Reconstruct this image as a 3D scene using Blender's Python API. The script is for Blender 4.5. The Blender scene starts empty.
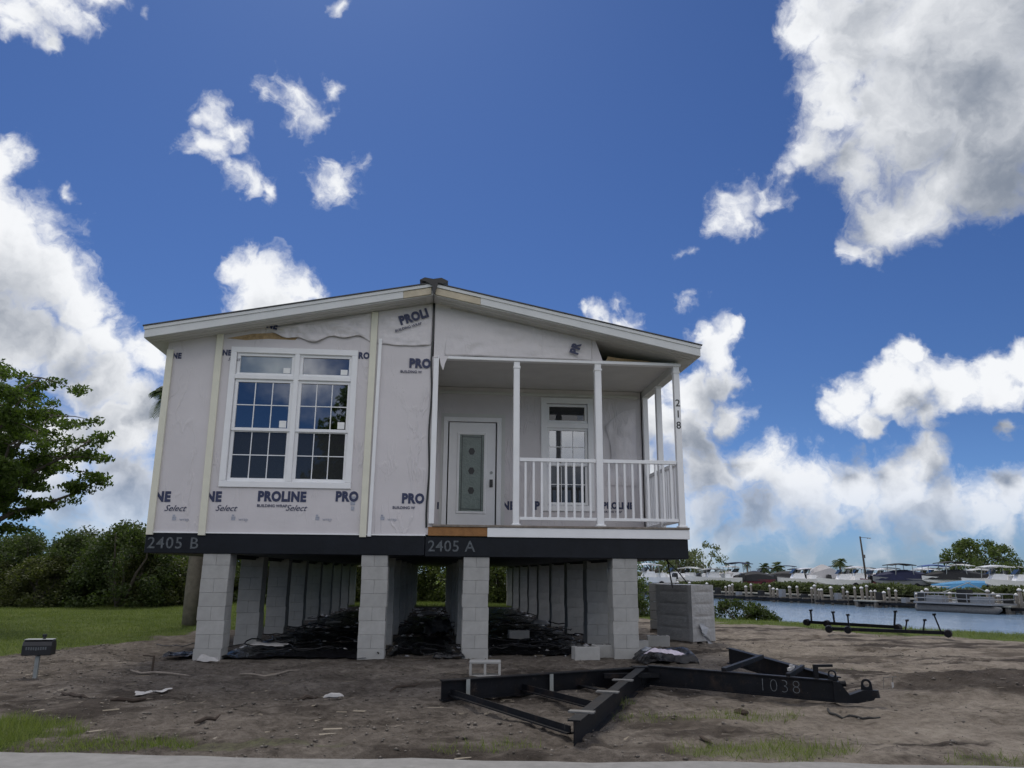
import bpy, bmesh, math, random
import numpy as np
from mathutils import Vector, Matrix
R = math.radians
random.seed(7)
rng = np.random.default_rng(11)
S = bpy.context.scene
COL = S.collection

# ------------------------------------------------------------------ camera
F_PX, PITCH, YAW, ROLL = 777.07, 0.238108, 0.0932900, 0.0077
CAM = Vector((4.3789, -12.4530, 1.2736))
_r = Vector((math.cos(YAW), -math.sin(YAW), 0))
_f = Vector((math.sin(YAW)*math.cos(PITCH), math.cos(YAW)*math.cos(PITCH), math.sin(PITCH)))
_u = _r.cross(_f)
_r, _u = _r*math.cos(ROLL)+_u*math.sin(ROLL), _u*math.cos(ROLL)-_r*math.sin(ROLL)
cd = bpy.data.cameras.new('camera'); cam = bpy.data.objects.new('camera', cd); COL.objects.link(cam)
cd.sensor_width = 36; cd.lens = F_PX*36/1024; cd.clip_end = 6000; cd.clip_start = .05
m = Matrix.Identity(4)
for i in range(3):
    m[i][0] = _r[i]; m[i][1] = _u[i]; m[i][2] = -_f[i]; m[i][3] = CAM[i]
cam.matrix_world = m
S.camera = cam
def ray(px, py):
    return (_f*F_PX+_r*(px-512)+_u*(384-py)).normalized()
def on_y(px, py, Y):
    d = ray(px, py); return CAM+d*((Y-CAM.y)/d.y)
def on_z(px, py, Z=0.):
    d = ray(px, py); return CAM+d*((Z-CAM.z)/d.z)
def at_dist(px, dist, z=0.):
    d = ray(px, 573); h = Vector((d.x, d.y)).normalized()
    return Vector((CAM.x+h.x*dist, CAM.y+h.y*dist, z))

# ------------------------------------------------------------------ exposure, sun, sky
S.view_settings.view_transform = 'Standard'; S.view_settings.look = 'None'
S.view_settings.exposure = 0.10; S.view_settings.gamma = 1.0
SUN_ELEV, SUN_AZ = R(56), R(-12)          # azimuth measured from +Y towards +X
SUN_STRENGTH, SUN_ANGLE = 2.0, R(18)
SKY_K, CLOUD_K = 0.062, 1.0
sdir = Vector((math.sin(SUN_AZ)*math.cos(SUN_ELEV), math.cos(SUN_AZ)*math.cos(SUN_ELEV), math.sin(SUN_ELEV)))
sl = bpy.data.lights.new('sun', 'SUN'); sun = bpy.data.objects.new('sun', sl); COL.objects.link(sun)
sl.energy = SUN_STRENGTH; sl.angle = SUN_ANGLE; sl.color = (1, .93, .82)
sun.rotation_euler = sdir.to_track_quat('Z', 'Y').to_euler(); sun.location = (0, 0, 40)

W = bpy.data.worlds.new('World'); S.world = W; W.use_nodes = True
wt = W.node_tree; wt.nodes.clear()
class NT:
    """small helper to write node graphs"""
    def __init__(s, tree): s.t = tree
    def n(s, typ, **kw):
        nd = s.t.nodes.new(typ)
        for k, v in kw.items(): setattr(nd, k, v)
        return nd
    def l(s, a, b): s.t.links.new(a, b)
    def _in(s, sock, v):
        if isinstance(v, bpy.types.NodeSocket): s.l(v, sock)
        elif v is not None: sock.default_value = v
    def math(s, op, a, b=None, c=None, clamp=False):
        nd = s.n('ShaderNodeMath', operation=op, use_clamp=clamp)
        s._in(nd.inputs[0], a); s._in(nd.inputs[1], b); s._in(nd.inputs[2], c)
        return nd.outputs[0]
    def vmath(s, op, a, b=None, sc=None):
        nd = s.n('ShaderNodeVectorMath', operation=op)
        s._in(nd.inputs[0], a); s._in(nd.inputs[1], b)
        if sc is not None: s._in(nd.inputs['Scale'], sc)
        return nd.outputs['Value'] if op in ('DISTANCE', 'DOT_PRODUCT', 'LENGTH') else nd.outputs['Vector']
    def noise(s, vec, scale, detail=4, rough=.5, dist=0., out='Fac'):
        nd = s.n('ShaderNodeTexNoise'); s._in(nd.inputs['Vector'], vec)
        nd.inputs['Scale'].default_value = scale; nd.inputs['Detail'].default_value = detail
        nd.inputs['Roughness'].default_value = rough; nd.inputs['Distortion'].default_value = dist
        return nd.outputs[out]
    def ss(s, v, a, b):
        nd = s.n('ShaderNodeMapRange', interpolation_type='SMOOTHSTEP'); s._in(nd.inputs['Value'], v)
        nd.inputs['From Min'].default_value = a; nd.inputs['From Max'].default_value = b
        return nd.outputs['Result']
    def mix(s, fac, a, b, blend='MIX'):
        nd = s.n('ShaderNodeMix', data_type='RGBA', blend_type=blend)
        s._in(nd.inputs['Factor'], fac)
        for sock, v in ((nd.inputs[6], a), (nd.inputs[7], b)):
            if isinstance(v, tuple): v = (*v[:3], 1)
            s._in(sock, v)
        return nd.outputs[2]
    def ramp(s, fac, stops):
        nd = s.n('ShaderNodeValToRGB'); s._in(nd.inputs[0], fac)
        e = nd.color_ramp.elements
        while len(e) < len(stops): e.new(.5)
        for k, (p, c) in enumerate(stops): e[k].position = p; e[k].color = (*c, 1)
        return nd.outputs[0]

N = NT(wt)
sky = N.n('ShaderNodeTexSky', sky_type='NISHITA', sun_disc=False)
sky.sun_elevation = SUN_ELEV; sky.sun_rotation = SUN_AZ
sky.air_density = 1.0; sky.dust_density = .35; sky.ozone_density = 2.2; sky.altitude = 0
tc = N.n('ShaderNodeTexCoord').outputs['Generated']
vdir = N.vmath('NORMALIZE', tc)
# cumulus clouds: each entry is x, y, radius (a bearing in the sky), firmness
CL = [
 # big cloud high on the right
 (808,28,42,1),(865,28,80,1.2),(960,40,115,1.3),(838,98,52,1),(905,112,85,1.2),(985,128,95,1.3),(812,150,38,.8),(850,165,42,.8),(885,208,48,1),(862,243,28,.9),(932,192,56,1.1),(1003,180,50,1),(1075,90,130,1.3),(1040,-60,160,1.3),(860,-60,90,1),
 (735,210,30,.75),(722,222,18,.6),(768,188,22,.5),(790,172,22,.55),
 # big cloud on the left
 (-10,200,55,1),(-5,260,95,1.3),(48,282,60,1.1),(80,312,44,1.1),(8,170,34,1),(104,345,36,1),(-70,250,130,1.3),(60,355,46,.9),(104,385,48,1),(128,425,52,1.1),(70,440,50,.9),(10,345,60,1),(125,485,55,1),(146,365,32,1),(40,490,60,.8),(-40,420,90,1),(110,540,80,1),
 # top left
 (22,12,38,.8),(58,2,40,.8),(45,42,20,.65),(4,28,26,.7),(92,12,20,.6),(104,-6,30,.6),(148,3,13,.5),(327,2,16,.55),(-30,0,40,.8),
 # small wisps above the house
 (215,108,24,.62),(229,126,22,.62),(206,146,22,.6),(190,150,14,.5),(241,178,26,.65),(264,194,17,.58),(226,164,16,.55),(296,102,29,.68),(312,112,18,.6),(326,86,13,.5),(268,94,18,.5),(336,176,30,.65),(324,186,18,.55),(75,190,12,.5),
 (264,282,42,1),(240,268,20,.8),(300,292,26,.9),(272,312,46,1),(322,302,14,.7),(250,250,14,.5),(300,340,50,1),
 (602,316,20,.6),(626,318,18,.6),(588,310,11,.5),(691,300,16,.55),(690,250,9,.3),(1004,226,10,.4),
 # right of the porch
 (716,344,33,1.1),(722,378,32,1.1),(737,336,18,1),(696,392,38,1.1),(690,432,42,1),(732,408,20,.8),(662,420,34,1),(640,395,40,1),(700,470,40,.9),(648,480,45,.9),(600,420,50,1),
 # long cloud at mid height on the right
 (852,396,30,1.1),(880,376,27,1),(910,362,26,1.1),(902,396,36,1.1),(942,386,38,1.1),(982,378,40,1.1),(1018,374,38,1.1),(872,420,24,1),(930,420,26,1),(1004,432,18,.9),(1022,360,28,1),(1070,380,60,1.2),(838,414,20,1),
 # bank low on the right
 (758,462,30,1),(800,482,34,1),(850,484,34,1),(900,486,38,1),(925,466,26,1),(942,502,34,1),(984,510,30,.9),(1018,502,28,1),(698,512,32,.8),(762,512,30,.85),(820,512,28,.85),(872,514,26,.85),(690,532,28,.7),(734,542,22,.6),(1002,532,22,.7),(922,532,26,.7),(722,478,26,.9),(1060,520,40,1),
 (800,548,30,.45),(880,552,30,.45),(960,556,34,.45),(700,560,34,.5),
]
grp = bpy.data.node_groups.new('cloud_field', 'ShaderNodeTree')
grp.interface.new_socket('Vector', in_out='INPUT', socket_type='NodeSocketVector')
grp.interface.new_socket('Field', in_out='OUTPUT', socket_type='NodeSocketFloat')
G = NT(grp); gi = G.n('NodeGroupInput'); go = G.n('NodeGroupOutput')
acc = None
for (px, py, r, a) in CL:
    r = r*(1.28 if py > 440 and px > 650 else 1.)
    c = ray(px, py); rr = ((ray(px+r, py)-c).length+(ray(px, py+r)-c).length)/2*1.0
    d = G.vmath('DISTANCE', gi.outputs[0], tuple(c))
    f = G.math('MULTIPLY_ADD', d, -a/rr, a)
    acc = f if acc is None else G.math('SMOOTH_MAX', acc, f, .12)
G.l(acc, go.inputs[0])
w1 = N.vmath('SUBTRACT', N.noise(vdir, 11, 5, .52, out='Color'), (.5, .5, .5))
w2 = N.vmath('SUBTRACT', N.noise(vdir, 40, 5, .55, out='Color'), (.5, .5, .5))
vw = N.vmath('ADD', vdir, N.vmath('SCALE', w1, sc=.095))
vw = N.vmath('ADD', vw, N.vmath('SCALE', w2, sc=.030))
def field(v):
    g = N.n('ShaderNodeGroup'); g.node_tree = grp; N.l(v, g.inputs[0]); return g.outputs[0]
f0 = field(vw)
f1 = field(N.vmath('ADD', vw, tuple(Vector((sdir.x*.3, 0, .9)).normalized()*.062)))
fine = N.math('SUBTRACT', N.noise(vw, 34, 7, .6, .6), .5)
body = N.math('MULTIPLY_ADD', fine, .95, f0)
dens = N.ss(body, -.04, .62)
zsep = N.n('ShaderNodeSeparateXYZ'); N.l(vdir, zsep.inputs[0])
dens = N.math('MULTIPLY', dens, N.math('MULTIPLY_ADD', N.ss(zsep.outputs[2], .0, .15), .45, .55))
# unseen cloud cover added behind the viewer, made bright to light the house front
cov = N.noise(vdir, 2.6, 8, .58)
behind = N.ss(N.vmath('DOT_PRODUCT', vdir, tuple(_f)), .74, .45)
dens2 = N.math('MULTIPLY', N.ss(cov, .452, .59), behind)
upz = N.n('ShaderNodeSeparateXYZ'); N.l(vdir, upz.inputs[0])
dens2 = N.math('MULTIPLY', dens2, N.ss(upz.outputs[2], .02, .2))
low = N.noise(vw, 9, 4, .55)
low2 = N.noise(vdir, 5, 3, .5)
thick = N.math('MULTIPLY_ADD', f1, .80, N.math('MULTIPLY', f0, .12))
thick = N.math('ADD', thick, N.math('MULTIPLY_ADD', low, 1.3, -.65))
thick = N.math('ADD', thick, N.math('MULTIPLY_ADD', low2, 1.0, -.50))
thick = N.math('ADD', thick, N.math('MULTIPLY', fine, .45))
shade = N.ss(thick, -.15, 1.12)
ccol = N.mix(shade, (.86, .875, .90), (.215, .250, .315))
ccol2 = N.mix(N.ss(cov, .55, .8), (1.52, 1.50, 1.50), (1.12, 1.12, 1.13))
skyt = N.mix(N.ss(zsep.outputs[2], .0, .22), (.52, .80, 1.42), (.43, .63, 1.02))
skyc = N.mix(1., sky.outputs[0], skyt, 'MULTIPLY')
bgs = N.n('ShaderNodeBackground'); N.l(skyc, bgs.inputs[0]); bgs.inputs[1].default_value = SKY_K
bgc = N.n('ShaderNodeBackground'); N.l(ccol, bgc.inputs[0]); bgc.inputs[1].default_value = CLOUD_K
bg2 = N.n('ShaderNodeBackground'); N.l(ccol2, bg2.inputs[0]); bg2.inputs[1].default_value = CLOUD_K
m1 = N.n('ShaderNodeMixShader'); N.l(dens, m1.inputs[0]); N.l(bgs.outputs[0], m1.inputs[1]); N.l(bgc.outputs[0], m1.inputs[2])
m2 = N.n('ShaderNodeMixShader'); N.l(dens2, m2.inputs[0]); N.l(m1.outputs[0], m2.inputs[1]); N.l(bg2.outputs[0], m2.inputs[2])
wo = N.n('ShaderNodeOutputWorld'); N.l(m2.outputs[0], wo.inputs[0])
W.cycles.sampling_method = 'MANUAL'; W.cycles.sample_map_resolution = 512

# ------------------------------------------------------------------ materials
def mat(name, col, rough=.6, var=.12, scale=6., bump=0., bscale=20., metal=0., spec=.5, detail=5):
    M = bpy.data.materials.new(name); M.use_nodes = True
    t = NT(M.node_tree); b = M.node_tree.nodes['Principled BSDF']
    oc = t.n('ShaderNodeTexCoord').outputs['Object']
    nz = t.noise(oc, scale, detail, .6)
    a = tuple(max(0, c*(1-var)) for c in col); c2 = tuple(min(1, c*(1+var)) for c in col)
    t.l(t.ramp(nz, [(.3, a), (.7, c2)]), b.inputs['Base Color'])
    b.inputs['Roughness'].default_value = rough; b.inputs['Metallic'].default_value = metal
    b.inputs['Specular IOR Level'].default_value = spec
    if bump:
        bn = t.n('ShaderNodeBump'); bn.inputs['Strength'].default_value = bump; bn.inputs['Distance'].default_value = .02
        t.l(t.noise(oc, bscale, 6, .6), bn.inputs['Height']); t.l(bn.outputs[0], b.inputs['Normal'])
    return M
M = {}
M['wrap'] = mat('house_wrap', (.655, .618, .628), .42, .05, 1.6, .30, 4)
M['wrap2'] = mat('house_wrap_loose', (.70, .665, .675), .40, .05, 2., .7, 6)
for _k in ('wrap', 'wrap2'):
    _nt = M[_k].node_tree; _t = NT(_nt); _b = _nt.nodes['Principled BSDF']; _oc = _t.n('ShaderNodeTexCoord').outputs['Object']
    _mp = _t.n('ShaderNodeMapping'); _t.l(_oc, _mp.inputs[0]); _mp.inputs['Rotation'].default_value = (0, R(38), 0); _mp.inputs['Scale'].default_value = (1, 1, .28)
    _rd = _t.math('ABSOLUTE', _t.math('SUBTRACT', _t.noise(_mp.outputs[0], 3.2, 5, .55, .5), .5))
    _cr = _t.ss(_rd, .035, .0); _bn = _t.n('ShaderNodeBump'); _bn.inputs['Strength'].default_value = .55; _bn.inputs['Distance'].default_value = .012
    _t.l(_t.math('MULTIPLY', _cr, _t.ss(_t.noise(_oc, .9, 2), .42, .62)), _bn.inputs['Height'])
    _old = _b.inputs['Normal'].links[0].from_socket; _t.l(_old, _bn.inputs['Normal']); _t.l(_bn.outputs[0], _b.inputs['Normal'])
M['white'] = mat('white_paint', (.86, .86, .87), .4, .04, 3, .04, 60)
M['cream'] = mat('cream_batten', (.74, .72, .60), .55, .05, 4, .1, 40)
M['soffit'] = mat('soffit_board', (.62, .62, .60), .6, .06, 3, .1, 30)
M['fascia'] = mat('fascia_board', (.66, .67, .67), .5, .06, 2.5, .08, 40)
M['bare'] = mat('bare_board', (.55, .48, .36), .7, .15, 5, .2, 40)
M['osb'] = mat('sheathing', (.40, .28, .15), .8, .3, 14, .3, 40)
M['brown'] = mat('brown_lumber', (.30, .14, .045), .7, .2, 8, .2, 40)
M['band'] = mat('black_wrap', (.007, .009, .014), .5, .3, 3, .2, 12, spec=.25)
M['steel'] = mat('black_steel', (.005, .006, .009), .5, .35, 7, .12, 50, spec=.22)
M['steelworn'] = mat('worn_steel', (.12, .12, .12), .55, .3, 12, .1, 60)
M['shingle'] = mat('shingle', (.10, .10, .105), .9, .25, 12, .5, 60)
M['navy'] = mat('navy_print', (.030, .038, .095), .5, .2, 30)
M['greyprint'] = mat('grey_print', (.36, .38, .45), .6, .2, 30)
M['chalk'] = mat('chalk_paint', (.42, .44, .46), .8, .3, 40)
M['chalkdim'] = mat('faded_chalk', (.105, .118, .13), .8, .5, 30)
M['galv2'] = mat('dull_marks', (.10, .11, .12), .6, .3)
M['dark'] = mat('core_shade_dark', (.02, .02, .02), .9, .2)
M['interior'] = mat('interior_paint', (.35, .34, .32), .8, .05)
M['blind'] = mat('blind', (.78, .78, .78), .5, .03)
M['sticker'] = mat('sticker', (.85, .85, .84), .5, .02)
M['black'] = mat('black_plastic_part', (.015, .015, .016), .35, .2)
M['screen'] = mat('screen_mesh', (.025, .028, .03), .8, .1)
M['conc'] = mat('concrete_road', (.215, .213, .208), .9, .14, 9, .25, 70)
M['film'] = mat('stretch_film', (.36, .355, .35), .3, .12, 6, .6, 22)
M['film2'] = mat('stretch_film_pale', (.36, .37, .39), .28, .10, 3, .5, 9)
M['wood'] = mat('grey_wood', (.22, .19, .16), .85, .3, 12, .4, 40)
M['stick'] = mat('stick', (.055, .04, .03), .9, .3, 12)
M['scrap'] = mat('pale_scrap', (.42, .41, .4), .7, .15, 10)
M['pinkroll'] = mat('insulation_paper', (.62, .56, .64), .6, .1, 8, .3, 20)
M['rope'] = mat('black_rope', (.02, .02, .02), .8, .2)
M['mailblack'] = mat('mailbox_black', (.02, .02, .022), .3, .2)
M['galv'] = mat('galvanised', (.33, .35, .34), .45, .15, 10, metal=.5)
M['pile'] = mat('piling_wood', (.16, .145, .125), .9, .3, 8, .3, 20)
M['pilecap'] = mat('piling_cap', (.62, .62, .62), .5, .05)
M['seawall'] = mat('seawall_concrete', (.10, .10, .085), .9, .2, 3, .2, 10)
M['seacap'] = mat('seawall_cap', (.34, .34, .30), .9, .15, 3)
M['hull'] = mat('gelcoat_white', (.80, .80, .80), .25, .04)
M['hullgrey'] = mat('gelcoat_grey', (.24, .25, .27), .3, .06)
M['bluecov'] = mat('navy_canvas', (.010, .014, .05), .8, .2, 3, .5, 4)
M['bluetarp'] = mat('blue_tarp', (.05, .22, .42), .6, .15, 3, .5, 4)
M['bluetop'] = mat('blue_canvas', (.03, .07, .26), .8, .1)
M['blackcov'] = mat('black_canvas', (.015, .016, .018), .8, .2, 3, .5, 4)
M['greycov'] = mat('grey_shrinkwrap', (.40, .39, .39), .5, .12, 2, .5, 3)
M['red'] = mat('dark_red_gelcoat', (.15, .03, .05), .4, .1)
M['glassdark'] = mat('tinted_screen', (.02, .025, .03), .1, .1)
M['canopygrey'] = mat('grey_canopy', (.30, .31, .32), .7, .08)
M['bark'] = mat('bark', (.10, .085, .07), .9, .3, 10, .6, 20)
M['palmbark'] = mat('palm_bark', (.20, .175, .14), .95, .25, 7, .6, 14)
M['polewood'] = mat('pole_wood', (.07, .06, .05), .9, .3)

for _k in ('steel', 'steelworn'):
    _nt = M[_k].node_tree; _t = NT(_nt); _b = _nt.nodes['Principled BSDF']; _oc = _t.n('ShaderNodeTexCoord').outputs['Object']
    _src = _b.inputs['Base Color'].links[0].from_socket
    _c = _t.mix(_t.math('MULTIPLY', _t.ss(_t.noise(_oc, 5, 8, .7), .52, .70), .55), _src, (.045, .030, .022))
    _c = _t.mix(_t.math('MULTIPLY', _t.ss(_t.noise(_oc, 16, 6, .75), .60, .72), .5), _c, (.10, .092, .082))
    _t.l(_c, _b.inputs['Base Color'])
def block_mat():
    Mx = bpy.data.materials.new('concrete_block'); Mx.use_nodes = True
    t = NT(Mx.node_tree); b = Mx.node_tree.nodes['Principled BSDF']
    oc = t.n('ShaderNodeTexCoord').outputs['Object']
    isl = t.n('ShaderNodeNewGeometry').outputs['Random Per Island']
    base = t.ramp(t.noise(oc, 5, 6, .65), [(.3, (.35, .345, .33)), (.7, (.47, .465, .45))])
    base = t.mix(t.math('MULTIPLY', isl, .35), base, (.32, .32, .31))
    pit = t.ss(t.noise(oc, 90, 2, .5), .62, .75)
    base = t.mix(t.math('MULTIPLY', pit, .35), base, (.22, .215, .2))
    st_ = t.ss(t.noise(oc, 2.3, 7, .72), .52, .70); base = t.mix(t.math('MULTIPLY', st_, .40), base, (.22, .205, .185))
    t.l(base, b.inputs['Base Color']); b.inputs['Roughness'].default_value = .92; b.inputs['Specular IOR Level'].default_value = .2
    bn = t.n('ShaderNodeBump'); bn.inputs['Strength'].default_value = .5; bn.inputs['Distance'].default_value = .008
    t.l(t.noise(oc, 120, 3, .6), bn.inputs['Height']); t.l(bn.outputs[0], b.inputs['Normal'])
    return Mx
M['block'] = block_mat(); M['block_shaded'] = mat('shaded_top_block', (.16, .155, .15), .9, .15)  # top block of each pier coloured dark for the shadow under the floor

def leaf_mat(name, c1, c2, trans=.35):
    Mx = bpy.data.materials.new(name); Mx.use_nodes = True
    t = NT(Mx.node_tree); nt = Mx.node_tree; nt.nodes.clear()
    isl = t.n('ShaderNodeNewGeometry').outputs['Random Per Island']
    oc = t.n('ShaderNodeTexCoord').outputs['Object']
    fac = t.math('ADD', t.math('MULTIPLY', isl, .6), t.math('MULTIPLY', t.noise(oc, .8, 3, .5), .4))
    col = t.ramp(fac, [(.15, c1), (.8, c2)])
    p = t.n('ShaderNodeBsdfPrincipled'); t.l(col, p.inputs['Base Color']); p.inputs['Roughness'].default_value = .55
    p.inputs['Specular IOR Level'].default_value = .3
    tr = t.n('ShaderNodeBsdfTranslucent'); t.l(t.mix(1., col, (1., 1.15, .5), 'MULTIPLY'), tr.inputs[0])
    mx = t.n('ShaderNodeMixShader'); mx.inputs[0].default_value = trans
    t.l(p.outputs[0], mx.inputs[1]); t.l(tr.outputs[0], mx.inputs[2])
    o = t.n('ShaderNodeOutputMaterial'); t.l(mx.outputs[0], o.inputs[0])
    return Mx
M['leaf_tree'] = leaf_mat('leaf_shade_tree', (.045, .075, .016), (.12, .17, .042), .5)
M['leaf_bush'] = leaf_mat('leaf_bush', (.032, .050, .018), (.095, .125, .042), .42)
M['leaf_bush2'] = leaf_mat('leaf_bush_olive', (.042, .056, .020), (.13, .14, .05), .42)
M['leaf_bush_lit'] = leaf_mat('leaf_bush_painted_sun', (.07, .095, .03), (.15, .18, .06), .5)  # paler bush leaves: sunlight on the back row put into the colour
M['leaf_hedge'] = leaf_mat('leaf_hedge', (.060, .078, .032), (.115, .135, .058))
M['leaf_far'] = leaf_mat('leaf_far', (.05, .08, .024), (.13, .165, .05))
M['leaf_pale'] = leaf_mat('leaf_pale', (.08, .10, .05), (.17, .19, .09))
M['frond'] = leaf_mat('palm_frond', (.035, .06, .018), (.09, .12, .04))
M['blade'] = leaf_mat('grass_blade', (.085, .122, .026), (.215, .25, .078), .35)

def glass_mat(name, tint, refl, rough=.02):
    Mx = bpy.data.materials.new(name); Mx.use_nodes = True
    nt = Mx.node_tree; nt.nodes.clear(); t = NT(nt)
    tr = t.n('ShaderNodeBsdfTransparent'); tr.inputs[0].default_value = (*tint, 1)
    gl = t.n('ShaderNodeBsdfGlossy'); gl.inputs['Roughness'].default_value = rough; gl.inputs[0].default_value = (.92, .95, 1, 1)
    oc = t.n('ShaderNodeTexCoord').outputs['Object']
    bn = t.n('ShaderNodeBump'); bn.inputs['Strength'].default_value = .02; bn.inputs['Distance'].default_value = .01
    t.l(t.noise(oc, 3, 2), bn.inputs['Height']); t.l(bn.outputs[0], gl.inputs['Normal'])
    mx = t.n('ShaderNodeMixShader'); mx.inputs[0].default_value = refl
    t.l(tr.outputs[0], mx.inputs[1]); t.l(gl.outputs[0], mx.inputs[2])
    o = t.n('ShaderNodeOutputMaterial'); t.l(mx.outputs[0], o.inputs[0])
    return Mx
M['pane'] = glass_mat('window_pane', (.35, .38, .40), .20)
M['pane_low'] = glass_mat('window_pane_screened', (.16, .17, .18), .07)
_nt = M['pane_low'].node_tree; _t = NT(_nt); _o = [n for n in _nt.nodes if n.type == 'OUTPUT_MATERIAL'][0]; _src = _o.inputs[0].links[0].from_socket
_d = _t.n('ShaderNodeBsdfDiffuse'); _d.inputs[0].default_value = (.075, .08, .085, 1); _m = _t.n('ShaderNodeMixShader'); _m.inputs[0].default_value = .40
_t.l(_src, _m.inputs[1]); _t.l(_d.outputs[0], _m.inputs[2]); _t.l(_m.outputs[0], _o.inputs[0])
M['pane_blind'] = glass_mat('window_pane_clear', (.80, .82, .80), .14)
M['frost'] = mat('frosted_glass', (.17, .215, .195), .16, .12, 9, .3, 25)

def poly_sheet_mat():
    Mx = bpy.data.materials.new('black_poly_sheet'); Mx.use_nodes = True
    t = NT(Mx.node_tree); b = Mx.node_tree.nodes['Principled BSDF']
    oc = t.n('ShaderNodeTexCoord').outputs['Object']
    b.inputs['Base Color'].default_value = (.010, .010, .012, 1); b.inputs['Roughness'].default_value = .20
    bn = t.n('ShaderNodeBump'); bn.inputs['Strength'].default_value = .9; bn.inputs['Distance'].default_value = .05
    t.l(t.noise(oc, 7, 5, .6, 1.2), bn.inputs['Height']); t.l(bn.outputs[0], b.inputs['Normal'])
    return Mx
M['poly'] = poly_sheet_mat()

# ------------------------------------------------------------------ mesh helpers
def link(name, me, mt, parent=None):
    o = bpy.data.objects.new(name, me); COL.objects.link(o)
    if mt is not None:
        for q in (mt if isinstance(mt, (list, tuple)) else [mt]): me.materials.append(q)
    if parent is not None: o.parent = parent
    return o
def from_arrays(verts, faces, k):
    """verts (n,3) ; faces (m,k)"""
    me = bpy.data.meshes.new('mesh'); verts = np.asarray(verts, np.float32); faces = np.asarray(faces, np.int32)
    me.vertices.add(len(verts)); me.vertices.foreach_set('co', verts.ravel())
    nf = len(faces); me.loops.add(nf*k); me.loops.foreach_set('vertex_index', faces.ravel())
    me.polygons.add(nf); me.polygons.foreach_set('loop_start', np.arange(nf, dtype=np.int32)*k)
    me.polygons.foreach_set('loop_total', np.full(nf, k, np.int32))
    me.update(calc_edges=True); return me
class MB:
    def __init__(s): s.v = []; s.f = []; s.mi = []; s.cur = 0
    def add(s, vs, fs):
        o = len(s.v); s.v += [tuple(p) for p in vs]
        for f in fs: s.f.append([i+o for i in f]); s.mi.append(s.cur)
        return s
    def box(s, x0, x1, y0, y1, z0, z1):
        vs = [(x, y, z) for z in (z0, z1) for y in (y0, y1) for x in (x0, x1)]
        return s.add(vs, [(0, 2, 3, 1), (4, 5, 7, 6), (0, 1, 5, 4), (2, 6, 7, 3), (0, 4, 6, 2), (1, 3, 7, 5)])
    def obox(s, p, q, w, h, up=(0, 0, 1), ext=0.):
        """box along p->q, w wide, h high"""
        p = Vector(p); q = Vector(q); d = (q-p).normalized(); p = p-d*ext; q = q+d*ext
        sd = d.cross(Vector(up)); sd = sd.normalized() if sd.length > 1e-5 else Vector((1, 0, 0))
        u = sd.cross(d); a = sd*(w/2); b = u*(h/2)
        vs = [p-a-b, p+a-b, p+a+b, p-a+b, q-a-b, q+a-b, q+a+b, q-a+b]
        return s.add(vs, [(0, 3, 2, 1), (4, 5, 6, 7), (0, 1, 5, 4), (1, 2, 6, 5), (2, 3, 7, 6), (3, 0, 4, 7)])
    def prism(s, poly, y0, y1):
        """polygon in xz extruded along y"""
        n = len(poly); vs = [(x, y0, z) for x, z in poly]+[(x, y1, z) for x, z in poly]
        fs = [tuple(range(n)), tuple(range(2*n-1, n-1, -1))]+[(i, i+n, (i+1) % n+n, (i+1) % n) for i in range(n)]
        return s.add(vs, fs)
    def prismz(s, poly, z0, z1):
        n = len(poly); vs = [(x, y, z0) for x, y in poly]+[(x, y, z1) for x, y in poly]
        fs = [tuple(range(n-1, -1, -1)), tuple(range(n, 2*n))]+[(i, (i+1) % n, (i+1) % n+n, i+n) for i in range(n)]
        return s.add(vs, fs)
    def tube(s, pts, rad, n=8, cap=True):
        pts = [Vector(p) for p in pts]; k = len(pts)
        rad = rad if isinstance(rad, (list, tuple)) else [rad]*k
        rings = []
        for i, p in enumerate(pts):
            d = (pts[min(i+1, k-1)]-pts[max(i-1, 0)]).normalized()
            ref = Vector((0, 0, 1)) if abs(d.z) < .9 else Vector((1, 0, 0))
            a = d.cross(ref).normalized(); b = a.cross(d)
            rings.append([p+(a*math.cos(2*math.pi*j/n)+b*math.sin(2*math.pi*j/n))*rad[i] for j in range(n)])
        vs = [q for r_ in rings for q in r_]
        fs = [(i*n+j, i*n+(j+1) % n, (i+1)*n+(j+1) % n, (i+1)*n+j) for i in range(k-1) for j in range(n)]
        if cap: fs += [tuple(range(n-1, -1, -1)), tuple(range((k-1)*n, k*n))]
        return s.add(vs, fs)
    def build(s, name, mt, parent=None, bevel=0., smooth=False):
        me = bpy.data.meshes.new(name); me.from_pydata(s.v, [], s.f)
        bm = bmesh.new(); bm.from_mesh(me); bmesh.ops.recalc_face_normals(bm, faces=bm.faces); bm.to_mesh(me); bm.free()
        if any(s.mi): me.polygons.foreach_set('material_index', s.mi)
        if smooth: me.polygons.foreach_set('use_smooth', [True]*len(me.polygons))
        o = link(name, me, mt, parent)
        if bevel:
            b = o.modifiers.new('bevel', 'BEVEL'); b.width = bevel; b.segments = 1; b.limit_method = 'ANGLE'
        return o
def tag(o, label=None, cat=None, group=None, kind=None):
    if label: o['label'] = label
    if cat: o['category'] = cat
    if group: o['group'] = group
    if kind: o['kind'] = kind
    return o
def empty(name, loc, label, cat, group=None, rz=0.):
    o = bpy.data.objects.new(name, None); COL.objects.link(o); o.location = loc; o.rotation_euler.z = rz
    o.empty_display_size = .2
    return tag(o, label, cat, group)
def copy_tree(o, parent=None):
    c = o.copy(); COL.objects.link(c)
    if parent is not None: c.parent = parent
    for ch in list(o.children): copy_tree(ch, c)
    return c
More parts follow.
